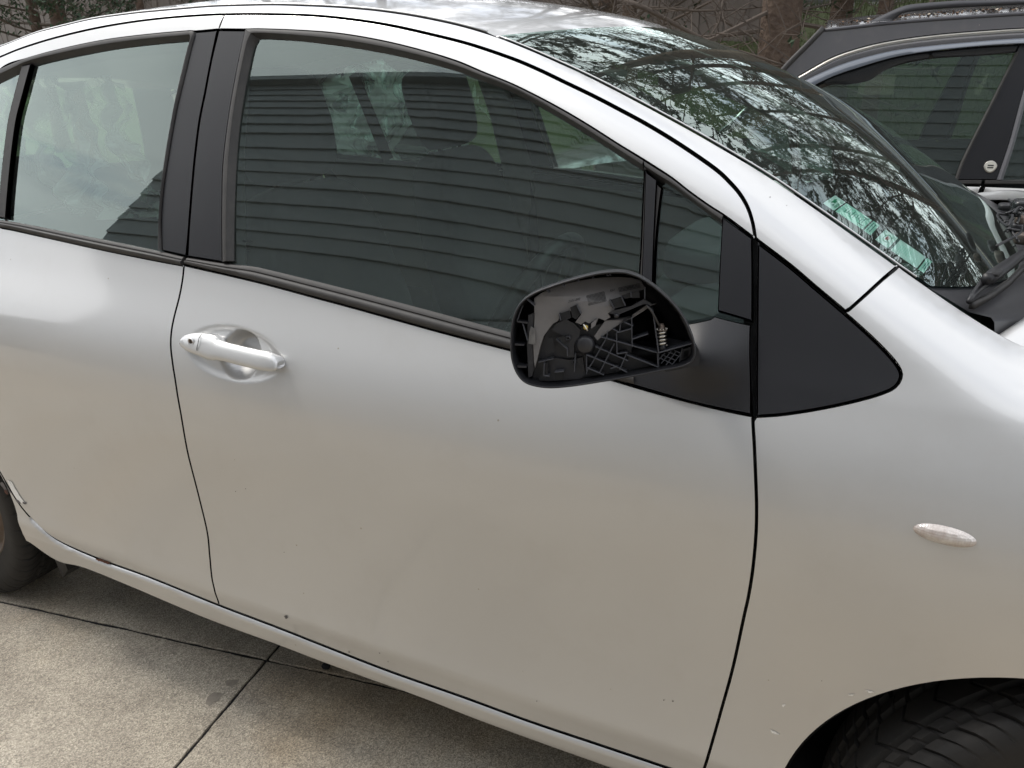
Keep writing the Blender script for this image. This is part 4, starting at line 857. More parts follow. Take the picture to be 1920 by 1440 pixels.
el=[(0,0,.27,1,'pale_card',None,0),(.32,.0,.86,1,'pale_card',None,0),(.89,0,1,1,'mint_card',None,0),(.06,.2,.21,.82,'print_green',ring,1),(.10,.38,.135,.66,'print_red',None,1),(.14,.42,.16,.60,'print_red',None,1)]
for i in range(6): el.append((.40+.04*i,.25,.412+.04*i,.75,'mint_card',None,1))
for i in range(8): el.append((.285,.05+.12*i,.30,.12+.12*i,'print_dark',None,0))
el.append((.92,.2,.935,.8,'print_dark',None,1)); el.append((.955,.2,.97,.8,'print_dark',None,1))
sticker([(1641,449),(1661,430),(1748,490),(1732,512)],el,'pale label with small red and green emblem stuck lowest inside the windscreen')
# ---- wiper
pv=np.array(screen(1.0,.115,.012)); 
Wp=[(1816,566,.016),(1824,553,.020),(1836,540,.024),(1850,526,.030),(1866,512,.036),(1885,499,.036),(1905,484,.034),(1935,466,.03),(1980,440,.03)]
def on_screen(u,v,l): s,t=screen_hit(u,v,l); return screen(s,t,l)
z0=float(screen(1,.15)[2]); 
wp=[at_z(u,v,z0+h) for u,v,h in Wp]
mb=MB(); mb.tube(wp[:4],[.003,.004,.0055,.007],8); wiper=mb.obj('wiper','black_plastic',car)
mb=MB()
def beam(mb,pts,w,h):
    V=[];F=[];pts=[np.array(p) for p in pts]
    for i,p in enumerate(pts):
        t=pts[min(i+1,len(pts)-1)]-pts[max(i-1,0)]; t/=np.linalg.norm(t); s=np.cross(t,[0,0,1]); s/=np.linalg.norm(s); u=np.cross(s,t); ww=w[i] if hasattr(w,'__len__') else w
        for a,b in ((-1,-1),(-1,.5),(-.7,1),(.7,1),(1,.5),(1,-1)): V.append(p+s*a*ww/2+u*b*h/2)
    for i in range(len(pts)-1):
        for j in range(6): F.append((i*6+j,i*6+(j+1)%6,(i+1)*6+(j+1)%6,(i+1)*6+j))
    F+=[tuple(range(6))[::-1],tuple((len(pts)-1)*6+j for j in range(6))]; mb.add(V,F)
beam(mb,wp[3:],[.017,.018,.017,.015,.014,.013],.009); mb.obj('wiper_arm','black_plastic',wiper)
mb=MB(); beam(mb,[at_z(u,v,z0+.044) for u,v in ((1864,516),(1874,507))],.010,.003); mb.obj('arm_slot','dark_gap',wiper)
mb=MB(); beam(mb,[at_z(u,v,z0+.01) for u,v in ((1822,574),(1860,552),(1890,530),(1915,505),(1945,480),(1990,455))],.007,.008); mb.obj('wiper_blade','rubber',wiper)
mb=MB(); mb.tube([at_z(1852,523,z0+.030),at_z(1852,523,z0+.040)],.008,14); mb.obj('pivot_cap','black_plastic',wiper)
# loose engine-bay pieces standing up behind the bonnet on the far side
bay=[]
def lump(u,v,z,sz,e=.5,m='black_plastic',nm='loose_bracket'):
    mb=MB(); sphbox(mb,at_z(u,v,z),sz,e); return mb.obj(nm,m,cowl)
lump(1893,388,1.10,(.035,.03,.012)); lump(1918,384,1.12,(.03,.04,.018),.6,'ceramic_black','glossy_cover'); lump(1905,425,1.06,(.02,.05,.02)); lump(1917,447,1.05,(.025,.025,.02),.5,'rim_steel','metal_bracket'); lump(1912,412,1.09,(.015,.02,.015),.6,'rim_steel','metal_bracket')
rc=random.Random(9)
for i in range(9):
    u0,v0=1880+rc.random()*30,382+rc.random()*70; pts=[at_z(u0+rc.uniform(-12,22)*k/2+rc.uniform(-4,4),v0+rc.uniform(-10,16)*k/2,1.11+.015*rc.random()) for k in range(5)]
    mb=MB(); mb.tube(catmull(pts,.006),.0018,6); mb.obj('loose_cable','black_plastic' if i%3 else 'ceramic_black',cowl)
# ---- wheels
def tyre_mesh():
    N_=1440; prof=[]; Wd=.185; R0=.302
    P=[(-.066,.192),(-.080,.199),(-.090,.235),(-.0925,.258),(-.089,.278),(-.080,.2915)]+[(w,.2985-.10*w*w*8*.4) for w in np.linspace(-.070,.070,25)]+[(.080,.2915),(.089,.278),(.0925,.258),(.090,.235),(.080,.199),(.066,.192)]
    V=[];F=[];k=len(P)
    for i in range(N_):
        for (w,r) in P:
            th=2*math.pi*i/N_-abs(w)*2.6; rr_=r; q=i%40
            if r>.285:
                if min(abs(abs(w)-.022),abs(abs(w)-.048))<.0032: rr_-=.008
                elif abs(w)<.021: rr_-=.005*(q<4)
                elif abs(w)<.047: rr_-=.007*(q<5)+.003*(20<=q<23)
                else: rr_-=.007*((q+12)%40<5)+.004*((q+12)%40 in (20,21,22))
            elif r>.262: rr_-=.005*((q+12)%40<6)
            V.append((rr_*math.cos(th),w,rr_*math.sin(th)))
    for i in range(N_):
        for j in range(k-1): F.append((i*k+j,i*k+j+1,((i+1)%N_)*k+j+1,((i+1)%N_)*k+j))
    return V,F
TV,TF=tyre_mesh(); tme=None
def rim_mesh():
    P=[(-.070,.194),(-.074,.193),(-.072,.186),(-.058,.180),(-.045,.172),(-.040,.160),(-.052,.150),(-.060,.120),(-.050,.085),(-.052,.060),(-.060,.035),(-.060,0.001)]; V=[];F=[];n=72
    for i in range(n):
        a=2*math.pi*i/n
        for w,r in P: V.append((r*math.cos(a),w,r*math.sin(a)))
    k=len(P)
    for i in range(n):
        for j in range(k-1): F.append((i*k+j,((i+1)%n)*k+j,((i+1)%n)*k+j+1,i*k+j+1))
    return V,F
RV,RF=rim_mesh()
def wheel(parent,x,y,side,z=.30,steer=0):
    w=bpy.data.objects.new('wheel',None); COL.objects.link(w); w.parent=parent; w.location=(x,y,z); w.rotation_euler=(0,random.random()*0,steer+(0 if side>0 else math.pi))
    global tme
    if tme is None:
        t=obj('tyre',TV,TF,'tyre',w,True); t.data.set_sharp_from_angle(angle=math.radians(42)); r=obj('rim',RV,RF,'rim_steel',w,True); tme=(t,r)
    else:
        for s in tme: c=s.copy(); COL.objects.link(c); c.parent=w
    return w
wheel(car,WF[0],.150,1,steer=math.radians(24)); wheel(car,WR[0],.135,1); wheel(car,WF[0],CAR_W-.15,-1); wheel(car,WR[0],CAR_W-.135,-1)
for cx in (WF[0],WR[0]):
    for y0,y1 in ((.03,.42),(CAR_W-.42,CAR_W-.03)):
        V=[];F=[];n=32
        for i in range(n+1):
            a=math.radians(12+156*i/n)
            for r,y in ((.352,y0),(.360,y0+.01),(.375,y0+.05),(.375,y1-.01)) if y0<.8 else ((.375,y0+.01),(.375,y1-.05),(.360,y1-.01),(.352,y1)): V.append((cx+r*math.cos(a),y,.29+r*math.sin(a)))
        for i in range(n):
            for j in range(3): F.append((i*4+j,i*4+j+1,(i+1)*4+j+1,(i+1)*4+j))
        yy=y1 if y0<.8 else y0; k=len(V); V.append((cx,yy,.29)); 
        for i in range(n+1): V.append((cx+.375*math.cos(math.radians(12+156*i/n)),yy,.29+.375*math.sin(math.radians(12+156*i/n))))
        for i in range(n): F.append((k,k+1+i,k+2+i))
        obj('wheel_arch_liner',V,F,'dark_gap',car)
mb=MB(); mb.box((-1.22,CAR_W/2,.225),(1.6,1.52,.02)); mb.box((0,CAR_W/2,.45),(.5,.75,.5)); mb.box((-2.5,CAR_W/2,.32),(.5,.75,.2)); u_=mb.obj('underbody','dark_gap',car,smooth=False); u_['kind']='stuff'
# mud flap behind the rear wheel's front edge
P=[hit(u,v,lambda x,z:S(x,z)+.02) for u,v in ((101,1044),(121,1054),(127,1070),(118,1083),(108,1062))]; obj('mud_flap',[p for p in P]+[p+np.array([0,.12,0]) for p in P],[(0,1,2,3,4),(9,8,7,6,5),(0,5,6,1),(1,6,7,2),(2,7,8,3),(3,8,9,4),(4,9,5,0)],'black_plastic',car,False)
# etched marks on the front window
def glass_text(rows,parent):
    for txt,u,v,sz in rows:
        cu=bpy.data.curves.new('t','FONT'); cu.body=txt; cu.size=1; cu.align_x='CENTER'; cu.align_y='CENTER'; t=bpy.data.objects.new('t',cu); COL.objects.link(t)
        dg=bpy.context.evaluated_depsgraph_get(); me=bpy.data.meshes.new_from_object(t.evaluated_get(dg)); vv=[v_.co.copy() for v_ in me.vertices]; ff=[tuple(p.vertices) for p in me.polygons]; bpy.data.objects.remove(t)
        V=[hit(u+q.x*sz,v-q.y*sz+q.x*sz*.06,lambda x,z:S(x,z)+.0080) for q in vv]; obj('glass_marking',V,ff,'ceramic_black',parent,False)
glass_text([('TOYOTA',464,453,4.6),('E43R',464,460,3.4),('TEMPERED',465,466,2.6),('M21 AS2',464.5,471.5,2.6)],wg)
# ---- plastic sheeting hanging inside the rear of the cabin
m=bpy.data.materials.new('milky_plastic'); m.use_nodes=True; t=m.node_tree; t.nodes.clear(); o_=t.nodes.new('ShaderNodeOutputMaterial'); d_=t.nodes.new('ShaderNodeBsdfDiffuse'); d_.inputs[0].default_value=(.95,.97,.95,1); l_=t.nodes.new('ShaderNodeBsdfTranslucent'); l_.inputs[0].default_value=(.86,.93,.89,1); g_=t.nodes.new('ShaderNodeBsdfGlossy'); g_.inputs['Roughness'].default_value=.25; r_=t.nodes.new('ShaderNodeBsdfTransparent')
a_=t.nodes.new('ShaderNodeMixShader'); b_=t.nodes.new('ShaderNodeMixShader'); c_=t.nodes.new('ShaderNodeMixShader'); a_.inputs[0].default_value=.45; b_.inputs[0].default_value=.14; c_.inputs[0].default_value=.16
t.links.new(d_.outputs[0],a_.inputs[1]); t.links.new(l_.outputs[0],a_.inputs[2]); t.links.new(a_.outputs[0],b_.inputs[1]); t.links.new(g_.outputs[0],b_.inputs[2]); t.links.new(b_.outputs[0],c_.inputs[1]); t.links.new(r_.outputs[0],c_.inputs[2]); t.links.new(c_.outputs[0],o_.inputs[0]); MATS['milky_plastic']=m
_tc=t.nodes.new('ShaderNodeTexCoord'); _mp=t.nodes.new('ShaderNodeMapping'); _mp.inputs['Scale'].default_value=(9,3,2.6); _n=t.nodes.new('ShaderNodeTexNoise'); _n.inputs['Scale'].default_value=1.5; _n.inputs['Detail'].default_value=5; _n.inputs['Distortion'].default_value=1.4
_r=t.nodes.new('ShaderNodeValToRGB'); _r.color_ramp.elements[0].position=.46; _r.color_ramp.elements[0].color=(.04,.04,.04,1); _r.color_ramp.elements[1].position=.56; _r.color_ramp.elements[1].color=(.80,.80,.80,1)
t.links.new(_tc.outputs['Object'],_mp.inputs[0]); t.links.new(_mp.outputs[0],_n.inputs['Vector']); t.links.new(_n.outputs[0],_r.inputs[0]); t.links.new(_r.outputs[0],c_.inputs[0])  # light and dark of the folds put into streaks of transparency
def sheet(x0,x1,y0,z0,z1,seed,name,label,amp=.035):
    V=[];nu_,nv_=110,70; mnoise.seed_set(seed)
    for i in range(nu_+1):
        for j in range(nv_+1):
            u=i/nu_; v=j/nv_; p=Vector((u*3.2+seed,v*1.6,seed*.7)); f=mnoise.noise(Vector((u*7+v*1.2+seed,v*1.1,0))); r=1-abs(mnoise.noise(p*2.3))*2; r2=1-abs(mnoise.noise(p*5+Vector((3,1,2))))*2
            top=z1+.03*mnoise.noise(Vector((u*5,seed,2)))-.05*abs(u-.5); x=x0+(x1-x0)*u+.03*mnoise.noise(p*1.7)
            V.append((x,y0+amp*f+.045*r+.020*r2+(1-v)*.12*mnoise.noise(p),z0+(top-z0)*v))
    F=[(i*(nv_+1)+j,(i+1)*(nv_+1)+j,(i+1)*(nv_+1)+j+1,i*(nv_+1)+j+1) for i in range(nu_) for j in range(nv_)]
    o=obj(name,V,F,'milky_plastic',None,False); tag(o,label,'plastic sheet'); return o
sheet(-2.74,-1.97,.40,.99,1.335,5,'plastic_sheet','crumpled milky plastic sheet hanging behind the rear side window of the silver hatchback')
sheet(-2.78,-1.66,1.40,1.04,1.35,11,'plastic_sheet','smoother milky sheet hanging inside the far rear side window of the silver hatchback',.012)
# ================================================================ GREY ESTATE CAR PARKED BEYOND
SO=at_z(1857,341,.90); TH=math.radians(5)
est=thing('grey_estate_car','dark grey estate car with roof rails parked beyond the hatchback','car',loc=(SO[0],SO[1],0)); est.rotation_euler=(0,0,TH)
_ct,_st=math.cos(TH),math.sin(TH)
def to_l(P): d=np.asarray(P)-np.array([SO[0],SO[1],0]); return np.array([d[0]*_ct+d[1]*_st,-d[0]*_st+d[1]*_ct,d[2]])
def dir_l(d): return np.array([d[0]*_ct+d[1]*_st,-d[0]*_st+d[1]*_ct,d[2]])
LC=to_l(CAM)
def E_(x,z):
    z=np.asarray(z,float); x=np.asarray(x,float); u=np.maximum(0,z-.88); return .0+.17*u+.12*u*u+.02*np.maximum(0,.7-z)+.015*np.maximum(0,x-.2)**2*.3+.06*np.maximum(0,-x-.9)**2+0*x
def hitE(u,v,off=0.):
    d=dir_l(ray(u,v)); 
    lo,hi=-.5,1.2
    for k in range(4):
        ys=np.linspace(lo,hi,160); t=(ys-LC[1])/d[1]; X=LC[0]+d[0]*t; Z=LC[2]+d[2]*t; g=E_(X,Z)-off-ys; i=max(1,int(np.argmax(g<0))); lo,hi=ys[i-1],ys[i]
    return np.array([X[i],float(E_(X[i],Z[i])),Z[i]])
def CE_(pts,ds=.01): return catmull([hitE(u,v)[[0,2]] for u,v in pts],ds)
_save=CAR_W; CAR_W=1.76
MIRE=[]
kw=dict(f=E_)
# outlines
CH=[(1440,181),(1468,161),(1508,137),(1562,107.5),(1617,89),(1671,77),(1752,66),(1833,59),(1920,53.5),(2060,50),(2250,52),(2400,60)]
RE=[(1457,149),(1472,131),(1490,112),(1520,82),(1547,54),(1547,54),(1574,51.5),(1666,41),(1749,34),(1920,23),(2080,17),(2250,16),(2420,22)]
chl=CE_(CH); rel=CE_(RE)
top=panel('body_side_frame',[*chl,*rel[::-1]],'suv_paint',est,fil=.003,dep=.02,res=.03,off=.002,**kw)
dn=lambda P,k:[(u,v+k) for u,v in P]
strip('chrome_strip',CE_(CH),CE_(dn(CH,7.5)),[(0,0),(.2,.006),(.5,.009),(.8,.006),(1,0)],'chrome',est,f=E_,n=90)
strip('door_frame',CE_(dn(CH,7.5)),CE_([(1436,203),(1460,183),(1500,156),(1560,128),(1603,113),(1671,96),(1728,88),(1833,78),(1920,72),(2060,69),(2250,72),(2400,80)]),[(0,0),(.5,.002),(1,0)],'suv_paint',est,f=E_,n=80)
strip('wind_deflector',CE_([(1436,203),(1460,183),(1500,156),(1560,128),(1603,113),(1671,96),(1728,88),(1833,78),(1920,72),(2060,69)]),CE_([(1450,212),(1470,196),(1510,171),(1560,146),(1603,131),(1671,111),(1728,101),(1833,90),(1915,85),(2050,82)]),[(0,.004),(.3,.018),(.9,.022),(1,.020)],'glossy_smoke',est,f=E_,n=60)
strip('window_seal',CE_([(1450,210),(1470,194),(1510,169),(1560,144),(1603,129),(1671,109),(1728,99),(1833,88),(1910,83)]),CE_([(1455,222),(1490,195),(1552,160),(1590,158),(1630,150),(1660,131),(1698,118),(1752,109),(1833,104),(1903,98)]),[(0,.001),(.5,.003),(1,-.008)],'ceramic_black',est,f=E_,n=60)
gl=[(1448,222),(1490,192),(1552,157),(1590,156),(1630,147),(1660,128),(1698,115),(1752,106),(1833,102),(1903,96),(1903,96),(1860,190),(1806,298),(1793,338),(1793,338),(1700,338),(1600,338),(1400,338),(1400,338),(1400,262)]
panel('side_window',CE_(gl),'suv_glass',est,fil=0,off=-.008,res=.03,flange=False,**kw)
panel('pillar_cover',CE_([(1915,72),(1915,72),(1895,120),(1860,190),(1806,298),(1792,337),(1792,337),(1869,337),(1869,337),(1892,270),(1920,168),(1950,72),(1950,72)]),'matt_black',est,fil=.003,off=.004,dep=.02,res=.04,**kw)
strip('window_rubber',CE_([(1904,98),(1857,192),(1803,300),(1789,337)]),CE_([(1911,98),(1864,192),(1810,300),(1797,337)]),[(0,0),(.5,.009),(1,.003)],'rubber',est,f=E_,n=30)
strip('window_rubber',CE_([(1949,80),(1919,168),(1891,270),(1868,337)]),CE_([(1962,80),(1931,168),(1903,270),(1881,337)]),[(0,.003),(.5,.010),(1,-.004)],'suv_trim',est,f=E_,n=30)
panel('side_window',CE_([(1955,84),(1955,84),(2080,80),(2250,84),(2380,110),(2380,110),(2400,338),(2400,338),(1878,338),(1878,338),(1903,270),(1931,168)]),'suv_glass',est,fil=0,off=-.008,res=.04,flange=False,**kw)
strip('belt_moulding',CE_([(1300,336.5),(1500,337),(1840,337)]),CE_([(1300,346),(1500,346),(1839,346)]),[(0,0),(.2,.008),(.8,.008),(1,0)],'rubber',est,f=E_,n=30)
strip('belt_moulding',CE_([(1847,337),(2100,337),(2420,340)]),CE_([(1846,346),(2100,347),(2420,351)]),[(0,0),(.2,.008),(.8,.008),(1,0)],'rubber',est,f=E_,n=30)
def E2(x,z): return E_(x,z)-.016*np.clip((.893-z)/.022,0,1)**.6
zc=hitE(1860,347)[2]; xd=hitE(1843,347)[0]; xb=hitE(1300,346)[0]
panel('front_door',offs([np.array(p) for p in ((xb,zc),(xd-.002,zc),(xd-.03,.75),(xd-.03,.30),(xb,.30))],.003),'suv_silver',est,f=E2,fil=.004,res=.05)
panel('rear_door',offs([np.array(p) for p in ((xd+.002,zc),(xd+1.0,zc-.005),(xd+1.0,.30),(xd-.026,.30),(xd-.026,.75))],.003),'suv_silver',est,f=E2,fil=.004,res=.05)
panel('front_wing',[np.array(p) for p in ((xb-.004,zc-.005),(xb-.9,.74),(xb-.95,.45),(xb-.75,.35),(xb-.55,.64),(xb-.30,.68),(xb-.10,.50),(xb-.004,.30))],'suv_silver',est,f=E2,fil=.004,res=.06)
panel('rear_quarter',[np.array(p) for p in ((xd+1.01,zc),(xd+1.9,zc-.02),(xd+1.95,.4),(xd+1.45,.3),(xd+1.01,.30))],'suv_silver',est,f=E2,fil=.004,res=.08)
panel('inner_shell',[np.array(p) for p in ((xb-.1,zc+.01),(xd+1.9,zc+.01),(xd+1.9,.3),(xb-.1,.3))],'dark_gap',est,f=lambda x,z:E2(x,z)+.03,fil=0,res=.2,flange=False)
# crest badge on the pillar
c=hitE(1857,312,.006); mb=MB(); sh=[]
for k in range(28):
    a=2*math.pi*k/28; r=.021*(1+.10*max(0,-math.sin(a))**6+.06*(abs(math.cos(a))**12)); sh.append((r*math.cos(a),r*math.sin(a)))
y0=float(E_(c[0],c[2]))-.007
def bl(x,z,dy): zz=c[2]+z; return (c[0]+x,float(E_(c[0]+x,zz))-.0065-dy,zz)
mb.add([bl(*p,0) for p in sh]+[bl(p[0]*.93,p[1]*.93,.0018) for p in sh],[(k,(k+1)%28,28+(k+1)%28,28+k) for k in range(28)]+[tuple(range(28,56))]); bd=mb.obj('badge','badge_grey',est)
mb=MB(); mb.add([bl(p[0]*.80,p[1]*.80,.0021) for p in sh],[tuple(range(28))]); mb.obj('badge_face','badge_pale',est)
for z in (.004,-.004): mb=MB(); mb.add([bl(-.010,z-.0022,.0025),bl(.010,z-.0022,.0025),bl(.010,z+.0022,.0025),bl(-.010,z+.0022,.0025)],[(0,1,2,3)]); mb.obj('badge_letters','etched',est)
# roof, windscreen, bonnet, tail
def re_pt(i): q=rel[i]; return np.array([q[0],float(E_(q[0],q[1])),q[1]])
xr0=hitE(1547,54)[0]; i0=int(np.argmin([abs(q[0]-xr0)+abs(q[1]-hitE(1547,54)[2]) for q in rel]))
def lofts(idx,bx,bz,name,m,lift=0,nt=20,par=est):
    V=[]
    for i in idx:
        p=re_pt(i); 
        for j in range(nt+1):
            t=j/nt; V.append((p[0]-bx*shape(t),p[1]*(1-t)+(CAR_W-p[1])*t,p[2]+bz*shape(t)+lift))
    n=len(idx); return obj(name,V,[(i*(nt+1)+j,i*(nt+1)+j+1,(i+1)*(nt+1)+j+1,(i+1)*(nt+1)+j)[::1] for i in range(n-1) for j in range(nt)],m,par)
ri=list(range(i0,len(rel),4))+[len(rel)-1]
roofE=lofts(ri,.0,.055,'roof','suv_paint'); 
# screen continues down to the scuttle
e0=re_pt(i0); e1=re_pt(0); e2=e1+(e1-e0)*1.6; V=[];nt=20
for i in range(13):
    p=e0+(e2-e0)*i/12
    for j in range(nt+1): t=j/nt; V.append((p[0]-.03*shape(t)*(.5+.5*i/12),p[1]*(1-t)+(CAR_W-p[1])*t,p[2]+.02*shape(t)*(1-i/12*.6)))
wsE=obj('windscreen',V,[(i*(nt+1)+j,i*(nt+1)+j+1,(i+1)*(nt+1)+j+1,(i+1)*(nt+1)+j) for i in range(12) for j in range(nt)],'suv_glass',est)
mb=MB(); mb.tube([re_pt(0)+(e1-e0)*1.6]+[re_pt(i)+np.array([-.006,-.002,.003]) for i in range(0,i0+1,3)],.011,8); mb.obj('screen_rubber','rubber',est)
V=[];bx0=e2[0]
for i in range(11):
    s=i/10
    for j in range(nt+1): t=j/nt; V.append((bx0-.10-s*.95-.12*shape(t),.03*(1-t)+(CAR_W-.03)*t,e2[2]-.02-.20*s*s+.05*shape(t)))
obj('bonnet',V,[(i*(nt+1)+j,i*(nt+1)+j+1,(i+1)*(nt+1)+j+1,(i+1)*(nt+1)+j) for i in range(10) for j in range(nt)],'suv_paint',est)
strip('pillar_panel',[hitE(1440,181)[[0,2]],hitE(1300,290)[[0,2]]],[hitE(1457,149)[[0,2]],hitE(1330,262)[[0,2]]],[(0,0),(.5,.006),(1,0)],'suv_paint',est,f=E_,n=12)
# roof rail, roof gutter strip, leaf litter
RT=[(1628,41),(1645,33),(1666,23),(1690,12),(1708,8),(1750,4),(1791,1),(1920,-2),(2080,-3),(2260,0),(2300,14)]
RB=[(1674,38.5),(1680,34),(1688,28),(1694,24.5),(1710,21.5),(1728,20),(1760,17),(1791,14.6),(1920,9),(2080,7),(2240,9),(2262,16)]
def rail(side):
    V=[];n=70; A=np.array([hitE(u,v,.0) for u,v in RT]);B=np.array([hitE(u,v,.0) for u,v in RB])
    def ev(P,n): d=np.concatenate([[0],np.cumsum(np.linalg.norm(np.diff(P,axis=0),axis=1))]); s=np.linspace(0,d[-1],n); return np.stack([np.interp(s,d,P[:,k]) for k in range(3)],1)
    A=ev(A,n);B=ev(B,n); yy=re_pt(i0)[1]+.02
    for a,b in zip(A,B):
        c=(a+b)/2; u=(a-b)/2; w=.016
        for k in range(10): q=2*math.pi*k/10; p=c+u*math.cos(q)+np.array([0,w*math.sin(q),0]); p[1]+=0; V.append((p[0],p[1] if not side else CAR_W-p[1],p[2]))
    F=[(i*10+j,i*10+(j+1)%10,(i+1)*10+(j+1)%10,(i+1)*10+j) for i in range(n-1) for j in range(10)]+[tuple(range(10)),tuple((n-1)*10+j for j in range(10))]
    obj('roof_rail','' and V or V,F,'rail_grey',est)
rail(0); rail(1)
mb=MB(); mb.tube([re_pt(i)+np.array([0,-.004,-.004]) for i in range(i0,len(rel),3)],.007,6); mb.obj('roof_gutter','suv_trim',est)
rl_=random.Random(4); mb=MB()
for k in range(650):
    i=rl_.randrange(i0,min(len(rel),i0+190)); p=re_pt(i)+np.array([0,.03+.16*rl_.random()**2,.012+.01*rl_.random()]); s=.003+.006*rl_.random(); a=rl_.random()*6.3; d=np.array([math.cos(a)*s,math.sin(a)*s,0]); e=np.array([-math.sin(a)*s*.4,math.cos(a)*s*.4,.003]); mb.cm=rl_.choice((0,0,0,1,1,1,1,1,2)); mb.add([p-d,p-e,p+d,p+e],[(0,1,2,3)])
lf=mb.obj('leaf_litter',None,None,False,mats=['leaf_brown','leaf_dark','leaf_pale']); lf.location=est.location; lf.rotation_euler=est.rotation_euler; lf['kind']='stuff'; tag(lf,'brown leaf litter caught along the roof of the grey estate car','leaf litter')
# cabin
def boxE(c,sz,m,nm,R=None,e=.4): mb=MB(); sphbox(mb,c,sz,e,R); return mb.obj(nm,m,est)
xs=hitE(1700,200)[0]
for y in (.45,CAR_W-.45):
    boxE((xs+.35,y,.55),(.5,.5,.2),'seat_cloth','seat'); boxE((xs+.62,y,.86),(.14,.46,.58),'seat_cloth','backrest',rotY(.25)); boxE((xs+.72,y,1.22),(.1,.25,.18),'seat_cloth','headrest',rotY(.25))
p=hitE(1592,128); boxE((p[0]-.02,.55,p[2]+.005),(.03,.16,.065),'black_plastic','rear_view_mirror',None,.5)
boxE((e2[0]+.35,CAR_W/2,.80),(.5,1.4,.22),'dash_plastic','dashboard')
mb=MB(); mb.box((.3,CAR_W/2,.22),(4.0,1.6,.1)); mb.obj('underbody','dark_gap',est,smooth=False)
V=[];
for x in (xd+1.95,): 
    for j in range(11):
        t=j/10
        for z in (.35,.6,.88,1.2,1.38): y=float(E_(0,z)); V.append((x+.1-max(0,z-.88)*.5,y*(1-t)+(CAR_W-y)*t,z))
obj('tailgate',V,[(j*5+i,j*5+i+1,(j+1)*5+i+1,(j+1)*5+i) for j in range(10) for i in range(4)],'suv_paint',est)
for x in (xb-.42,xd+1.35):
    for y,sd_ in ((.12,1),(CAR_W-.12,-1)): wheel(est,x,y,sd_,.30)
V=[]
for i in range(8):
    for j in range(11): t=j/10; V.append((xb-1.0-.10*shape(t)-.0*i,.06*(1-t)+(CAR_W-.06)*t,.25+.07*i))
obj('front_bumper',V,[(i*11+j,(i+1)*11+j,(i+1)*11+j+1,i*11+j+1) for i in range(7) for j in range(10)],'suv_paint',est)
CAR_W=_save
# ================================================================ GROUND, DRIVEWAY, BANK, FENCE, TREES, HOUSES
def nodes(m): return m.node_tree, m.node_tree.nodes, m.node_tree.links
m=bpy.data.materials.new('concrete'); m.use_nodes=True; t,nd,lk=nodes(m); b=nd['Principled BSDF']; b.inputs['Roughness'].default_value=.85; MATS['concrete']=m
tc=nd.new('ShaderNodeTexCoord')
def NZ(s,d,r=.6,vec=None): n=nd.new('ShaderNodeTexNoise'); n.inputs['Scale'].default_value=s; n.inputs['Detail'].default_value=d; n.inputs['Roughness'].default_value=r; lk.new(tc.outputs['Object'],n.inputs['Vector']); return n
def RMP(src,p0,c0,p1,c1): r=nd.new('ShaderNodeValToRGB'); r.color_ramp.elements[0].position=p0; r.color_ramp.elements[1].position=p1; r.color_ramp.elements[0].color=(*c0,1); r.color_ramp.elements[1].color=(*c1,1); lk.new(src,r.inputs[0]); return r
def MX(f,a,b_,mode='MIX'): x=nd.new('ShaderNodeMix'); x.data_type='RGBA'; x.blend_type=mode; (lk.new(f,x.inputs[0]) if not isinstance(f,float) else setattr(x.inputs[0],'default_value',f)); lk.new(a,x.inputs[6]); lk.new(b_,x.inputs[7]); return x
big=RMP(NZ(1.3,5).outputs[0],.35,(.345,.310,.255),.65,(.465,.425,.36))
vo=nd.new('ShaderNodeTexVoronoi'); vo.inputs['Scale'].default_value=300; lk.new(tc.outputs['Object'],vo.inputs['Vector']); sp_=RMP(vo.outputs['Color'],.15,(.60,.59,.58),.9,(1.25,1.24,1.22))
x1=MX(.95,big.outputs[0],sp_.outputs[0],'MULTIPLY')
fine=RMP(NZ(300,4,.85).outputs[0],.36,(.42,.41,.39),.62,(1.38,1.36,1.33)); x2=MX(.85,x1.outputs[2],fine.outputs[0],'MULTIPLY')
st=RMP(NZ(4.5,6,.7).outputs[0],.60,(1,1,1),.78,(.62,.59,.56)); x3=MX(1.0,x2.outputs[2],st.outputs[0],'MULTIPLY'); 
wm=RMP(NZ(.9,5,.6).outputs[0],.50,(1,1,1),.66,(1.10,.98,.82)); x4=MX(1.0,x3.outputs[2],wm.outputs[0],'MULTIPLY')
dk=RMP(NZ(2.3,9,.75).outputs[0],.42,(.80,.79,.78),.56,(1.06,1.06,1.05)); x5=MX(1.0,x4.outputs[2],dk.outputs[0],'MULTIPLY'); lk.new(x5.outputs[2],b.inputs['Base Color'])
bp=nd.new('ShaderNodeBump'); bp.inputs['Strength'].default_value=.4; bp.inputs['Distance'].default_value=.002; lk.new(vo.outputs['Distance'],bp.inputs['Height']); lk.new(bp.outputs[0],b.inputs['Normal'])
mat('soil',(.022,.019,.016),.95,vary=(3,.3,(.034,.029,.024)),bump=(40,.5,.01)); mat('grass_ground',(.042,.070,.020),.95,vary=(2.2,.25,(.085,.095,.042)),bump=(30,.6,.03))
mat('grass_blade',(.055,.085,.025),.8,vary=(1.5,.25,(.10,.11,.045))); mat('bark',(.065,.043,.032),.95,vary=(14,.25,(.13,.093,.068)),bump=(24,1.0,.03)); mat('twig',(.060,.045,.036),.9,vary=(3,.3,(.11,.088,.070)))
mat('needles',(.018,.040,.020),.8,vary=(3,.3,(.035,.065,.026))); mat('fence_board',(.17,.145,.125),.9,vary=(5,.3,(.22,.19,.17)),bump=(60,.3,.004)); mat('grey_wall',(.10,.10,.105),.85,vary=(2,.3,(.14,.135,.135)))
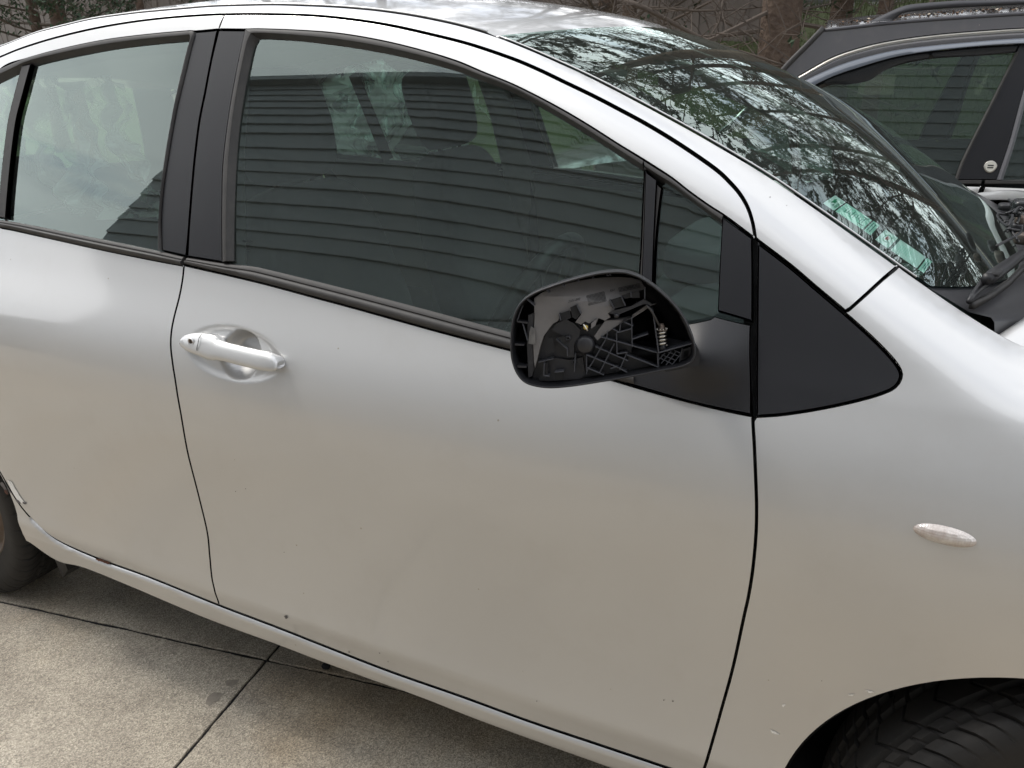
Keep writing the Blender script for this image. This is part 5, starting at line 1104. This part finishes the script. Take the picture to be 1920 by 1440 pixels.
mat('board_paint',(.29,.305,.32),.6,vary=(4,.3,(.34,.355,.365)),bump=(80,.1,.002)); mat('shake',(.035,.038,.034),.85,vary=(7,.3,(.075,.078,.068)),bump=(30,.5,.01)); mat('far_hill',(.035,.045,.05),1); mat('wall_trim',(.30,.29,.27),.7)
mat('pale_render',(.42,.41,.385),.8,vary=(2,.3,(.36,.35,.32)))
mat('stain',(.19,.165,.13),.85,vary=(120,.2,(.26,.23,.19))); mat('white_rail',(.48,.47,.46),.5)
# one sheet of ground reaching the horizon
V=[];n=40; R_=[0,3,6,10,16,30,60,120,300,900]
V=[(0,0,-.06)]; 
for r in R_[1:]:
    for k in range(48): a=2*math.pi*k/48; V.append((r*math.cos(a),r*math.sin(a),-.06))
F=[(0,1+k,1+(k+1)%48) for k in range(48)]
for i in range(len(R_)-2):
    for k in range(48): F.append((1+i*48+k,1+(i+1)*48+k,1+(i+1)*48+(k+1)%48,1+i*48+(k+1)%48))
struct(obj('ground',V,F,'soil'))
# concrete driveway of separate slabs, joints read off the photograph
J0=at_z(499.5,1237.5,0); jd=at_z(760,1300,0)-at_z(40,1140,0); jd/=np.linalg.norm(jd); jp=np.array([-jd[1],jd[0],0]); 
drv=bpy.data.objects.new('driveway',None); COL.objects.link(drv); struct(drv)
rs=random.Random(12)
def slab(u0,u1,v0,v1,g=.0040):
    u0+=g;v0+=g;u1-=g;v1-=g; P=[]
    def side(a,b):
        L=math.hypot(b[0]-a[0],b[1]-a[1]); n=int(L/.012); nx,ny=-(b[1]-a[1])/L,(b[0]-a[0])/L; o=0
        for k in range(n):
            o=o*.75+rs.uniform(-1,1)*.0011; t=k/n; P.append((a[0]+(b[0]-a[0])*t+nx*o,a[1]+(b[1]-a[1])*t+ny*o))
    side((u0,v0),(u1,v0));side((u1,v0),(u1,v1));side((u1,v1),(u0,v1));side((u0,v1),(u0,v0)); n=len(P)
    w=lambda p,z:J0+jd*p[0]+jp*p[1]+np.array([0,0,z]); cx,cy=(u0+u1)/2,(v0+v1)/2
    ins=lambda p,e:(p[0]-np.sign(p[0]-cx)*e*(abs(p[0]-cx)>(u1-u0)/2-.01),p[1]-np.sign(p[1]-cy)*e*(abs(p[1]-cy)>(v1-v0)/2-.01))
    V=[w(p,-.055) for p in P]+[w(p,-.0012) for p in P]+[w(ins(p,.0012),0) for p in P]
    F=[(i*n+k,i*n+(k+1)%n,(i+1)*n+(k+1)%n,(i+1)*n+k) for i in (0,1) for k in range(n)]+[tuple(2*n+k for k in range(n))]
    obj('slab',V,F,'concrete',drv,False)
for i in range(-3,3):
    for j in range(-2,4): slab(i*3.2,(i+1)*3.2,j*3.0-3.0*0,(j+1)*3.0)
def gpatch(pts,m,name,lab):
    L=catmull([at_z(u,v,0)[:2] for u,v in pts+[pts[0]]],.006)[:-1]; L=[p+np.random.randn(2)*.0015 for p in L]; c=np.mean(L,0)
    V=[(c[0],c[1],.0008)]+[(p[0],p[1],.0008) for p in L]; k=len(L); o=obj(name,V,[(0,1+i,1+(i+1)%k) for i in range(k)],m,drv,False); return o
gpatch([(388,1308),(398,1300),(414,1300),(412,1312),(400,1318),(392,1324),(386,1320)],'stain','stain','')
gpatch([(420,1277),(432,1274),(448,1276),(440,1284),(426,1285)],'stain','stain','')
gpatch([(325,1303),(332,1300),(330,1306)],'stain','stain','')
mb=MB(); p=at_z(611,1249,.008); sphbox(mb,p,(.022,.018,.014),.8,nu=10,nv=6); tag(mb.obj('pebble','dark_gap'),'small black pebble on the concrete just below the hatchback sill','pebble')
mb=MB(); p=at_z(347,1102,.004); sphbox(mb,p,(.010,.008,.006),.8,nu=8,nv=5); tag(mb.obj('pebble','dark_gap'),'tiny dark chip of stone on the shaded concrete under the rear door','pebble')
mb=MB()
_P=[J0+jd*a+jp*b for a,b in ((-9.6,-6),(9.6,-6),(9.6,12),(-9.6,12))]; mb.add([p+np.array([0,0,-.005]) for p in _P],[(0,1,2,3)]); jf=mb.obj('joint_filler','dark_gap',drv,False)
# grassy bank behind the cars
def bank(x,y):
    t=np.clip((y-6.6)/4.2,0,1); return -.05+2.0*t*t*(3-2*t)+.06*mnoise.noise(Vector((x*.5,y*.5,0)))*(1 if t>0 else 0)
V=[];nx,ny=120,40
for i in range(nx+1):
    for j in range(ny+1): x=-24+50*i/nx; y=6.2+14*(j/ny)**1.5; V.append((x,y,float(bank(x,y))))
struct(obj('grass_bank',V,[(i*(ny+1)+j,(i+1)*(ny+1)+j,(i+1)*(ny+1)+j+1,i*(ny+1)+j+1) for i in range(nx) for j in range(ny)],'grass_ground'))
rg=random.Random(2); mb=MB()
for k in range(26000):
    x=rg.uniform(-4,9); y=rg.uniform(6.8,11.2); z=float(bank(x,y)); h=rg.uniform(.05,.16); a=rg.random()*6.3; w=.006; lx,ly=rg.uniform(-.06,.06),rg.uniform(-.06,.06)
    mb.add([(x-w*math.cos(a),y-w*math.sin(a),z-.01),(x+w*math.cos(a),y+w*math.sin(a),z-.01),(x+lx,y+ly,z+h)],[(0,1,2)])
g=mb.obj('grass','grass_blade',None,False); g['kind']='stuff'; tag(g,'rough green grass growing on the bank behind the cars','grass')
# board fence on the left, low grey building with a pale sill on the bank behind
fen=thing('timber_fence','brown board fence behind the trees at the left of the picture','fence',loc=(-0,9.6,0)); fb=None
for k in range(144):
    if fb is None:
        mb=MB(); mb.box((0,0,1.6),(.145,.022,3.2)); fb=mb.obj('board','fence_board',fen,smooth=False); fb.location=(-23+.1468*k,0,0)
    else: c=fb.copy(); COL.objects.link(c); c.location=(-23+.1468*k,.012*(k%2),-.02*rg.random())
for z in (.5,2.7): mb=MB(); mb.box((-12.5,.045,z),(21.1,.05,.09)); mb.obj('rail','fence_board',fen,smooth=False)
bld=thing('grey_building','low dark grey building with a pale ledge on top of the bank behind the trees','building',loc=(0,12.2,1.6))
mb=MB(); mb.box((4.2,1.5,.75),(14,3,2.2)); mb.obj('wall','grey_wall',bld,smooth=False)
mb=MB(); mb.box((4.2,-.06,.42),(14.1,.12,.07)); mb.obj('ledge','white_rail',bld,smooth=False)
mb=MB(); mb.box((4.2,1.5,1.95),(14.6,3.6,.18)); mb.obj('roof','board_paint',bld,smooth=False)
# trees: tapered trunk, limbs and a haze of fine bare twigs, needles higher up
def tree(x,y,h,r,seed,label,lean=(0,0),needles=0,start=.12,dens=1.0,twigs=True,nstart=.27,grp='bare-limbed conifers behind the cars'):
    R=random.Random(seed); z0=float(bank(x,y))-.1 if y>6.2 else -.1
    tr=thing('conifer_tree',label,'tree',grp,loc=(x,y,z0))
    mb=MB(); pts=[];rad=[]
    for k in range(15):
        t=k/14; pts.append(np.array([lean[0]*h*t+.05*math.sin(seed+5*t),lean[1]*h*t+.05*math.cos(seed*2+4*t),h*t])); rad.append(r*(1-t)**.8*(1+.5*math.exp(-t*30))+.012)
    V=[];F=[];n=18
    for i,(p,rr_) in enumerate(zip(pts,rad)):
        for j in range(n):
            a=2*math.pi*j/n; q=rr_*(1+.12*math.sin(a*3+seed)+.07*math.sin(a*7+i*.3)); V.append(p+np.array([math.cos(a)*q,math.sin(a)*q,0]))
    for i in range(14):
        for j in range(n): F.append((i*n+j,i*n+(j+1)%n,(i+1)*n+(j+1)%n,(i+1)*n+j))
    obj('trunk',V,F,'bark',tr)
    mb=MB(); fol=MB()
    def ppos(t): k=t*14; i=min(13,int(k)); return pts[i]+(pts[i+1]-pts[i])*(k-i), rad[i]
    nl=int(46*dens)
    for k in range(nl):
        t=start+(.97-start)*(k+R.random())/nl; p,rr_=ppos(t); a=R.random()*2*math.pi; L=(2.5*(1-t)**.7+.5)*R.uniform(.6,1.15); el=R.uniform(-.15,.45)
        d=np.array([math.cos(a),math.sin(a),el]); lp=[p+d*L*s+np.array([0,0,-.10*L*math.sin(s*3)*(1-s)+.12*L*s*s])+np.array([R.uniform(-1,1),R.uniform(-1,1),R.uniform(-1,1)])*.05*L*s for s in (0,.25,.5,.75,1)]
        mb.tube(lp,[.020*(1-t*.5),.016,.012,.008,.003],5,caps=False)
        nd_=R.random()<.5
        for q in range(int(11*dens**.5)):
            s=R.uniform(.12,1); i=min(3,int(s*4)); b0=lp[i]+(lp[i+1]-lp[i])*(s*4-i); l2=L*.34*R.uniform(.5,1.2)*(1.1-s*.6)
            dd=np.array([R.uniform(-1,1),R.uniform(-1,1),R.uniform(-.5,.8)])+d*.8; dd/=np.linalg.norm(dd); b1=b0+dd*l2*.5; b2=b0+dd*l2+np.array([0,0,R.uniform(-.1,.15)*l2])
            mb.tube([b0,b1,b2],[.0065,.0045,.0018],3,caps=False)
            for w in range(7):
                s2=R.uniform(.15,1); c0=b0+(b2-b0)*s2; l3=l2*R.uniform(.25,.55); e=np.array([R.uniform(-1,1),R.uniform(-1,1),R.uniform(-.7,.8)])+dd*.9; e/=np.linalg.norm(e)
                mb.tube([c0,c0+e*l3],[.0032,.0012],3,caps=False)
                if needles and nd_ and R.random()<needles*1.3*(1 if t>nstart else .12):
                    for z in range(5):
                        f0=c0+e*l3*R.random(); g_=np.array([R.uniform(-1,1),R.uniform(-1,1),R.uniform(-1,1)])*.06; h_=np.cross(g_,[.3,.5,1]); h_*=.018/(np.linalg.norm(h_)+1e-6); fol.add([f0-h_,f0+g_,f0+h_],[(0,1,2)])
    b=mb.obj('branches','twig',tr,False); b['kind']='stuff'
    if fol.v: f=fol.obj('crown','needles',tr,False); f['kind']='stuff'
    return tr
def X_(u,v,Y): return float(at_y(u,v,Y)[0])
tree(X_(1447,60,5.9),5.9,8.5,.155,1,'thick brown trunk standing just left of the grey estate car',lean=(.004,0),needles=.8,start=.17,dens=1.25)
tree(X_(1135,20,7.0),7.0,8,.085,2,'dark slim trunk rising behind the front edge of the hatchback roof',lean=(.01,0),needles=.8,start=.15,dens=1.1)
tree(X_(1190,20,7.9),7.9,8,.07,3,'slim dark trunk beside the tangle of bare branches behind the roof',lean=(-.02,0),needles=.8,start=.14,dens=1.0)
tree(X_(1668,5,8.2),8.2,9,.06,4,'thin reddish trunk behind the roof rail of the grey estate car',lean=(.02,0),needles=.8,start=.2,dens=.9)
tree(X_(75,40,7.6),7.6,8,.075,5,'dark slender trunk leaning at the far left behind the hatchback',lean=(-.06,0),needles=1.1,nstart=.2,start=.19,dens=1.0)
tree(X_(108,30,7.2),7.2,9,.11,6,'thicker dark trunk second from the left behind the hatchback roof',lean=(-.05,0),needles=1.1,nstart=.2,start=.2,dens=1.1)
tree(X_(262,10,7.7),7.7,8,.05,7,'thin reddish trunk behind the highest part of the rear door',lean=(0,0),needles=1.1,nstart=.2,start=.17,dens=1.0)
tree(X_(480,5,7.4),7.4,8,.07,8,'dark conifer behind the gap between the hatchback doors',needles=1.1,nstart=.2,start=.18,dens=.9)
tree(3.6,7.2,8.5,.10,10,'bare tree behind the bonnet end of the grey estate car, outside the picture',needles=.8,start=.2,dens=1.0)
tree(1.6,7.6,9,.10,13,'bare tree rising behind the roof of the grey estate car',needles=.8,start=.25,dens=1.1)
tree(-1.3,8.6,9,.10,14,'dark conifer hidden behind the hatchback roof',needles=.8,start=.2,dens=1.0)
# second row on the bank top: copies of the trees above, each with its own place
_src=[o for o in COL.objects if o.name.startswith('conifer_tree')]
_kids={o:[c for c in COL.objects if c.parent is o] for o in _src}
for i,(x,y) in enumerate([(-9.5,10.6),(-7.2,9.0),(-5.2,11.0),(.2,10.6),(1.2,9.6),(2.6,11.0),(4.2,9.8),(5.2,8.4),(6.4,10.8),(7.4,8.8),(8.8,10.2),(10.4,9.2),(12.4,10.6),(2.9,15.8),(-2.4,15.9),(6.8,16.0),(10.9,16.2)]):
    s_=_src[(i*5+3)%len(_src)]; c=s_.copy(); COL.objects.link(c); c.location=(x,y,float(bank(x,y))-.1); c.rotation_euler=(0,0,i*1.3); c['label']='dark conifer further back on the bank behind both cars, one of a dense row'; c['group']='dense row of conifers on the bank'
    for k_ in _kids[s_]: d=k_.copy(); COL.objects.link(d); d.parent=c
# fallen boughs: long bare limbs that slant across the bank
def bough(P,r,label,Y):
    pts=catmull([at_y(u,v,Y+dy) for u,v,dy in P],.08); mb=MB(); n=len(pts); mb.tube(pts,list(np.linspace(r,r*.35,n)),7); o=mb.obj('bough','twig'); 
    R=random.Random(int(r*1e5)); mb=MB()
    for k in range(n*2):
        p=pts[R.randrange(n)]; e=np.array([R.uniform(-1,1),R.uniform(-.6,.6),R.uniform(-1,1)]); e/=np.linalg.norm(e); l=R.uniform(.08,.35); mb.tube([p,p+e*l*.6,p+e*l+np.array([0,0,-.03])],[.005,.003,.001],4,caps=False)
    q=mb.obj('twigs','twig',o,False); q['kind']='stuff'; tag(o,label,'branch')
bough([(1170,0,0),(1215,18,0),(1265,45,.1),(1330,78,.2),(1400,100,.3),(1470,122,.3)],.020,'long bare bough slanting down across the grass behind the windscreen',5.2)
bough([(1170,50,0),(1195,30,0),(1215,14,0),(1300,20,.1),(1380,18,.2),(1440,12,.3)],.012,'pale thin bough lying level above the grassy bank',5.6)
bough([(1356,0,0),(1353,20,0),(1349,40,0),(1343,62,0),(1340,70,0)],.008,'short pale broken stub hanging in front of the grassy bank',5.0)
bough([(1355,38,0),(1385,55,.1),(1410,70,.1),(1430,78,.2)],.010,'thin dark branch reaching the thick brown trunk',5.6)
bough([(1200,50,0),(1180,40,0),(1140,46,0),(1060,20,0),(980,14,0),(900,2,0)],.010,'tangled bare branch behind the roof of the hatchback',6.0)
bough([(1530,50,0),(1505,45,0),(1475,58,0),(1468,64,0)],.008,'forked pale twig at the right of the thick brown trunk',5.6)
# weatherboard house behind the viewer (seen only in the glass)
HY=-5.1; hs=thing('weatherboard_house','tall dark grey weatherboard house with a pale lower wall mirrored in the side windows','house',loc=(0,HY,0))
z=2.15; proto={}
while z<7.9:
    ex=.34 if z<6.4 else .20
    if ex not in proto:
        mb=MB(); mb.add([(-9.6,.0,0),(9.6,.0,0),(9.6,.042,0),(-9.6,.042,0),(-9.6,.0,ex+.03),(9.6,.0,ex+.03),(9.6,.006,ex+.03),(-9.6,.006,ex+.03)],[(3,2,1,0),(4,5,6,7),(2,3,7,6),(0,1,5,4),(1,2,6,5),(3,0,4,7)])
        o=mb.obj('board','board_paint',hs,smooth=False); proto[ex]=o
    else: o=proto[ex].copy(); COL.objects.link(o)
    o.location=(0,0.0,z); z+=ex
mb=MB(); mb.box((0,-2.5,4.0),(19.1,4.96,7.9)); mb.obj('wall','board_paint',hs,smooth=False)
mb=MB(); mb.box((0,.0,1.06),(19.2,.05,2.12)); mb.obj('lower_wall','pale_render',hs,smooth=False)
for x in (-5.5,1.0,5.4): mb=MB(); mb.box((x,.035,1.0),(2.4,.03,1.98)); d=mb.obj('garage_door','white_rail',hs,smooth=False)
mb=MB(); mb.box((0,-2.45,8.0),(19.7,5.3,.12)); mb.obj('roof','board_paint',hs,smooth=False)
# shake roofed building further along
sb_=thing('shingle_roofed_house','low house with a dark shake roof beyond the weatherboard house','house',loc=(-11.8,-6.6,0))
mb=MB(); mb.box((-1.5,-2.5,1.5),(5,4.4,3.0)); mb.obj('wall','wall_trim',sb_,smooth=False)
sp0=None
for i in range(13):
    for j in range(13):
        off_=.17*(j%2); xx=-4.0+.36*i+off_; yy=-.05-.24*j; zz=2.75+.155*j
        if sp0 is None: mb=MB(); mb.box((0,0,0),(.33,.36,.035),np.array([[1,0,0],[0,.84,.54],[0,-.54,.84]]).T if 0 else np.array([[1,0,0],[0,.84,.54],[0,-.54,.84]])); sp0=mb.obj('shake','shake',sb_,smooth=False); c=sp0
        else: c=sp0.copy(); COL.objects.link(c)
        c.location=(xx+rg.uniform(-.02,.02),yy,zz+rg.uniform(-.012,.012)); c.rotation_euler=(0,rg.uniform(-.03,.03),0)
# hill far behind the viewer
V=[];
for i in range(61):
    a=math.pi+math.pi*i/60; 
    for j in range(6): r=90+25*j; V.append((r*math.cos(a),r*math.sin(a),-1+(22+9*math.sin(i*.35)+6*math.sin(i*.9+1))*math.sin(j/5*math.pi/2)))
struct(obj('hill',V,[(i*6+j,(i+1)*6+j,(i+1)*6+j+1,i*6+j+1) for i in range(60) for j in range(5)],'far_hill'))
# ---------------------------------------------------------------- far sides: the same panels mirrored
_mm={}
for o,nm,V,F,m,par,nn in MIRRORED: _mm[o]=obj(nm,V,F,m,_mm.get(par,par),True,nn)
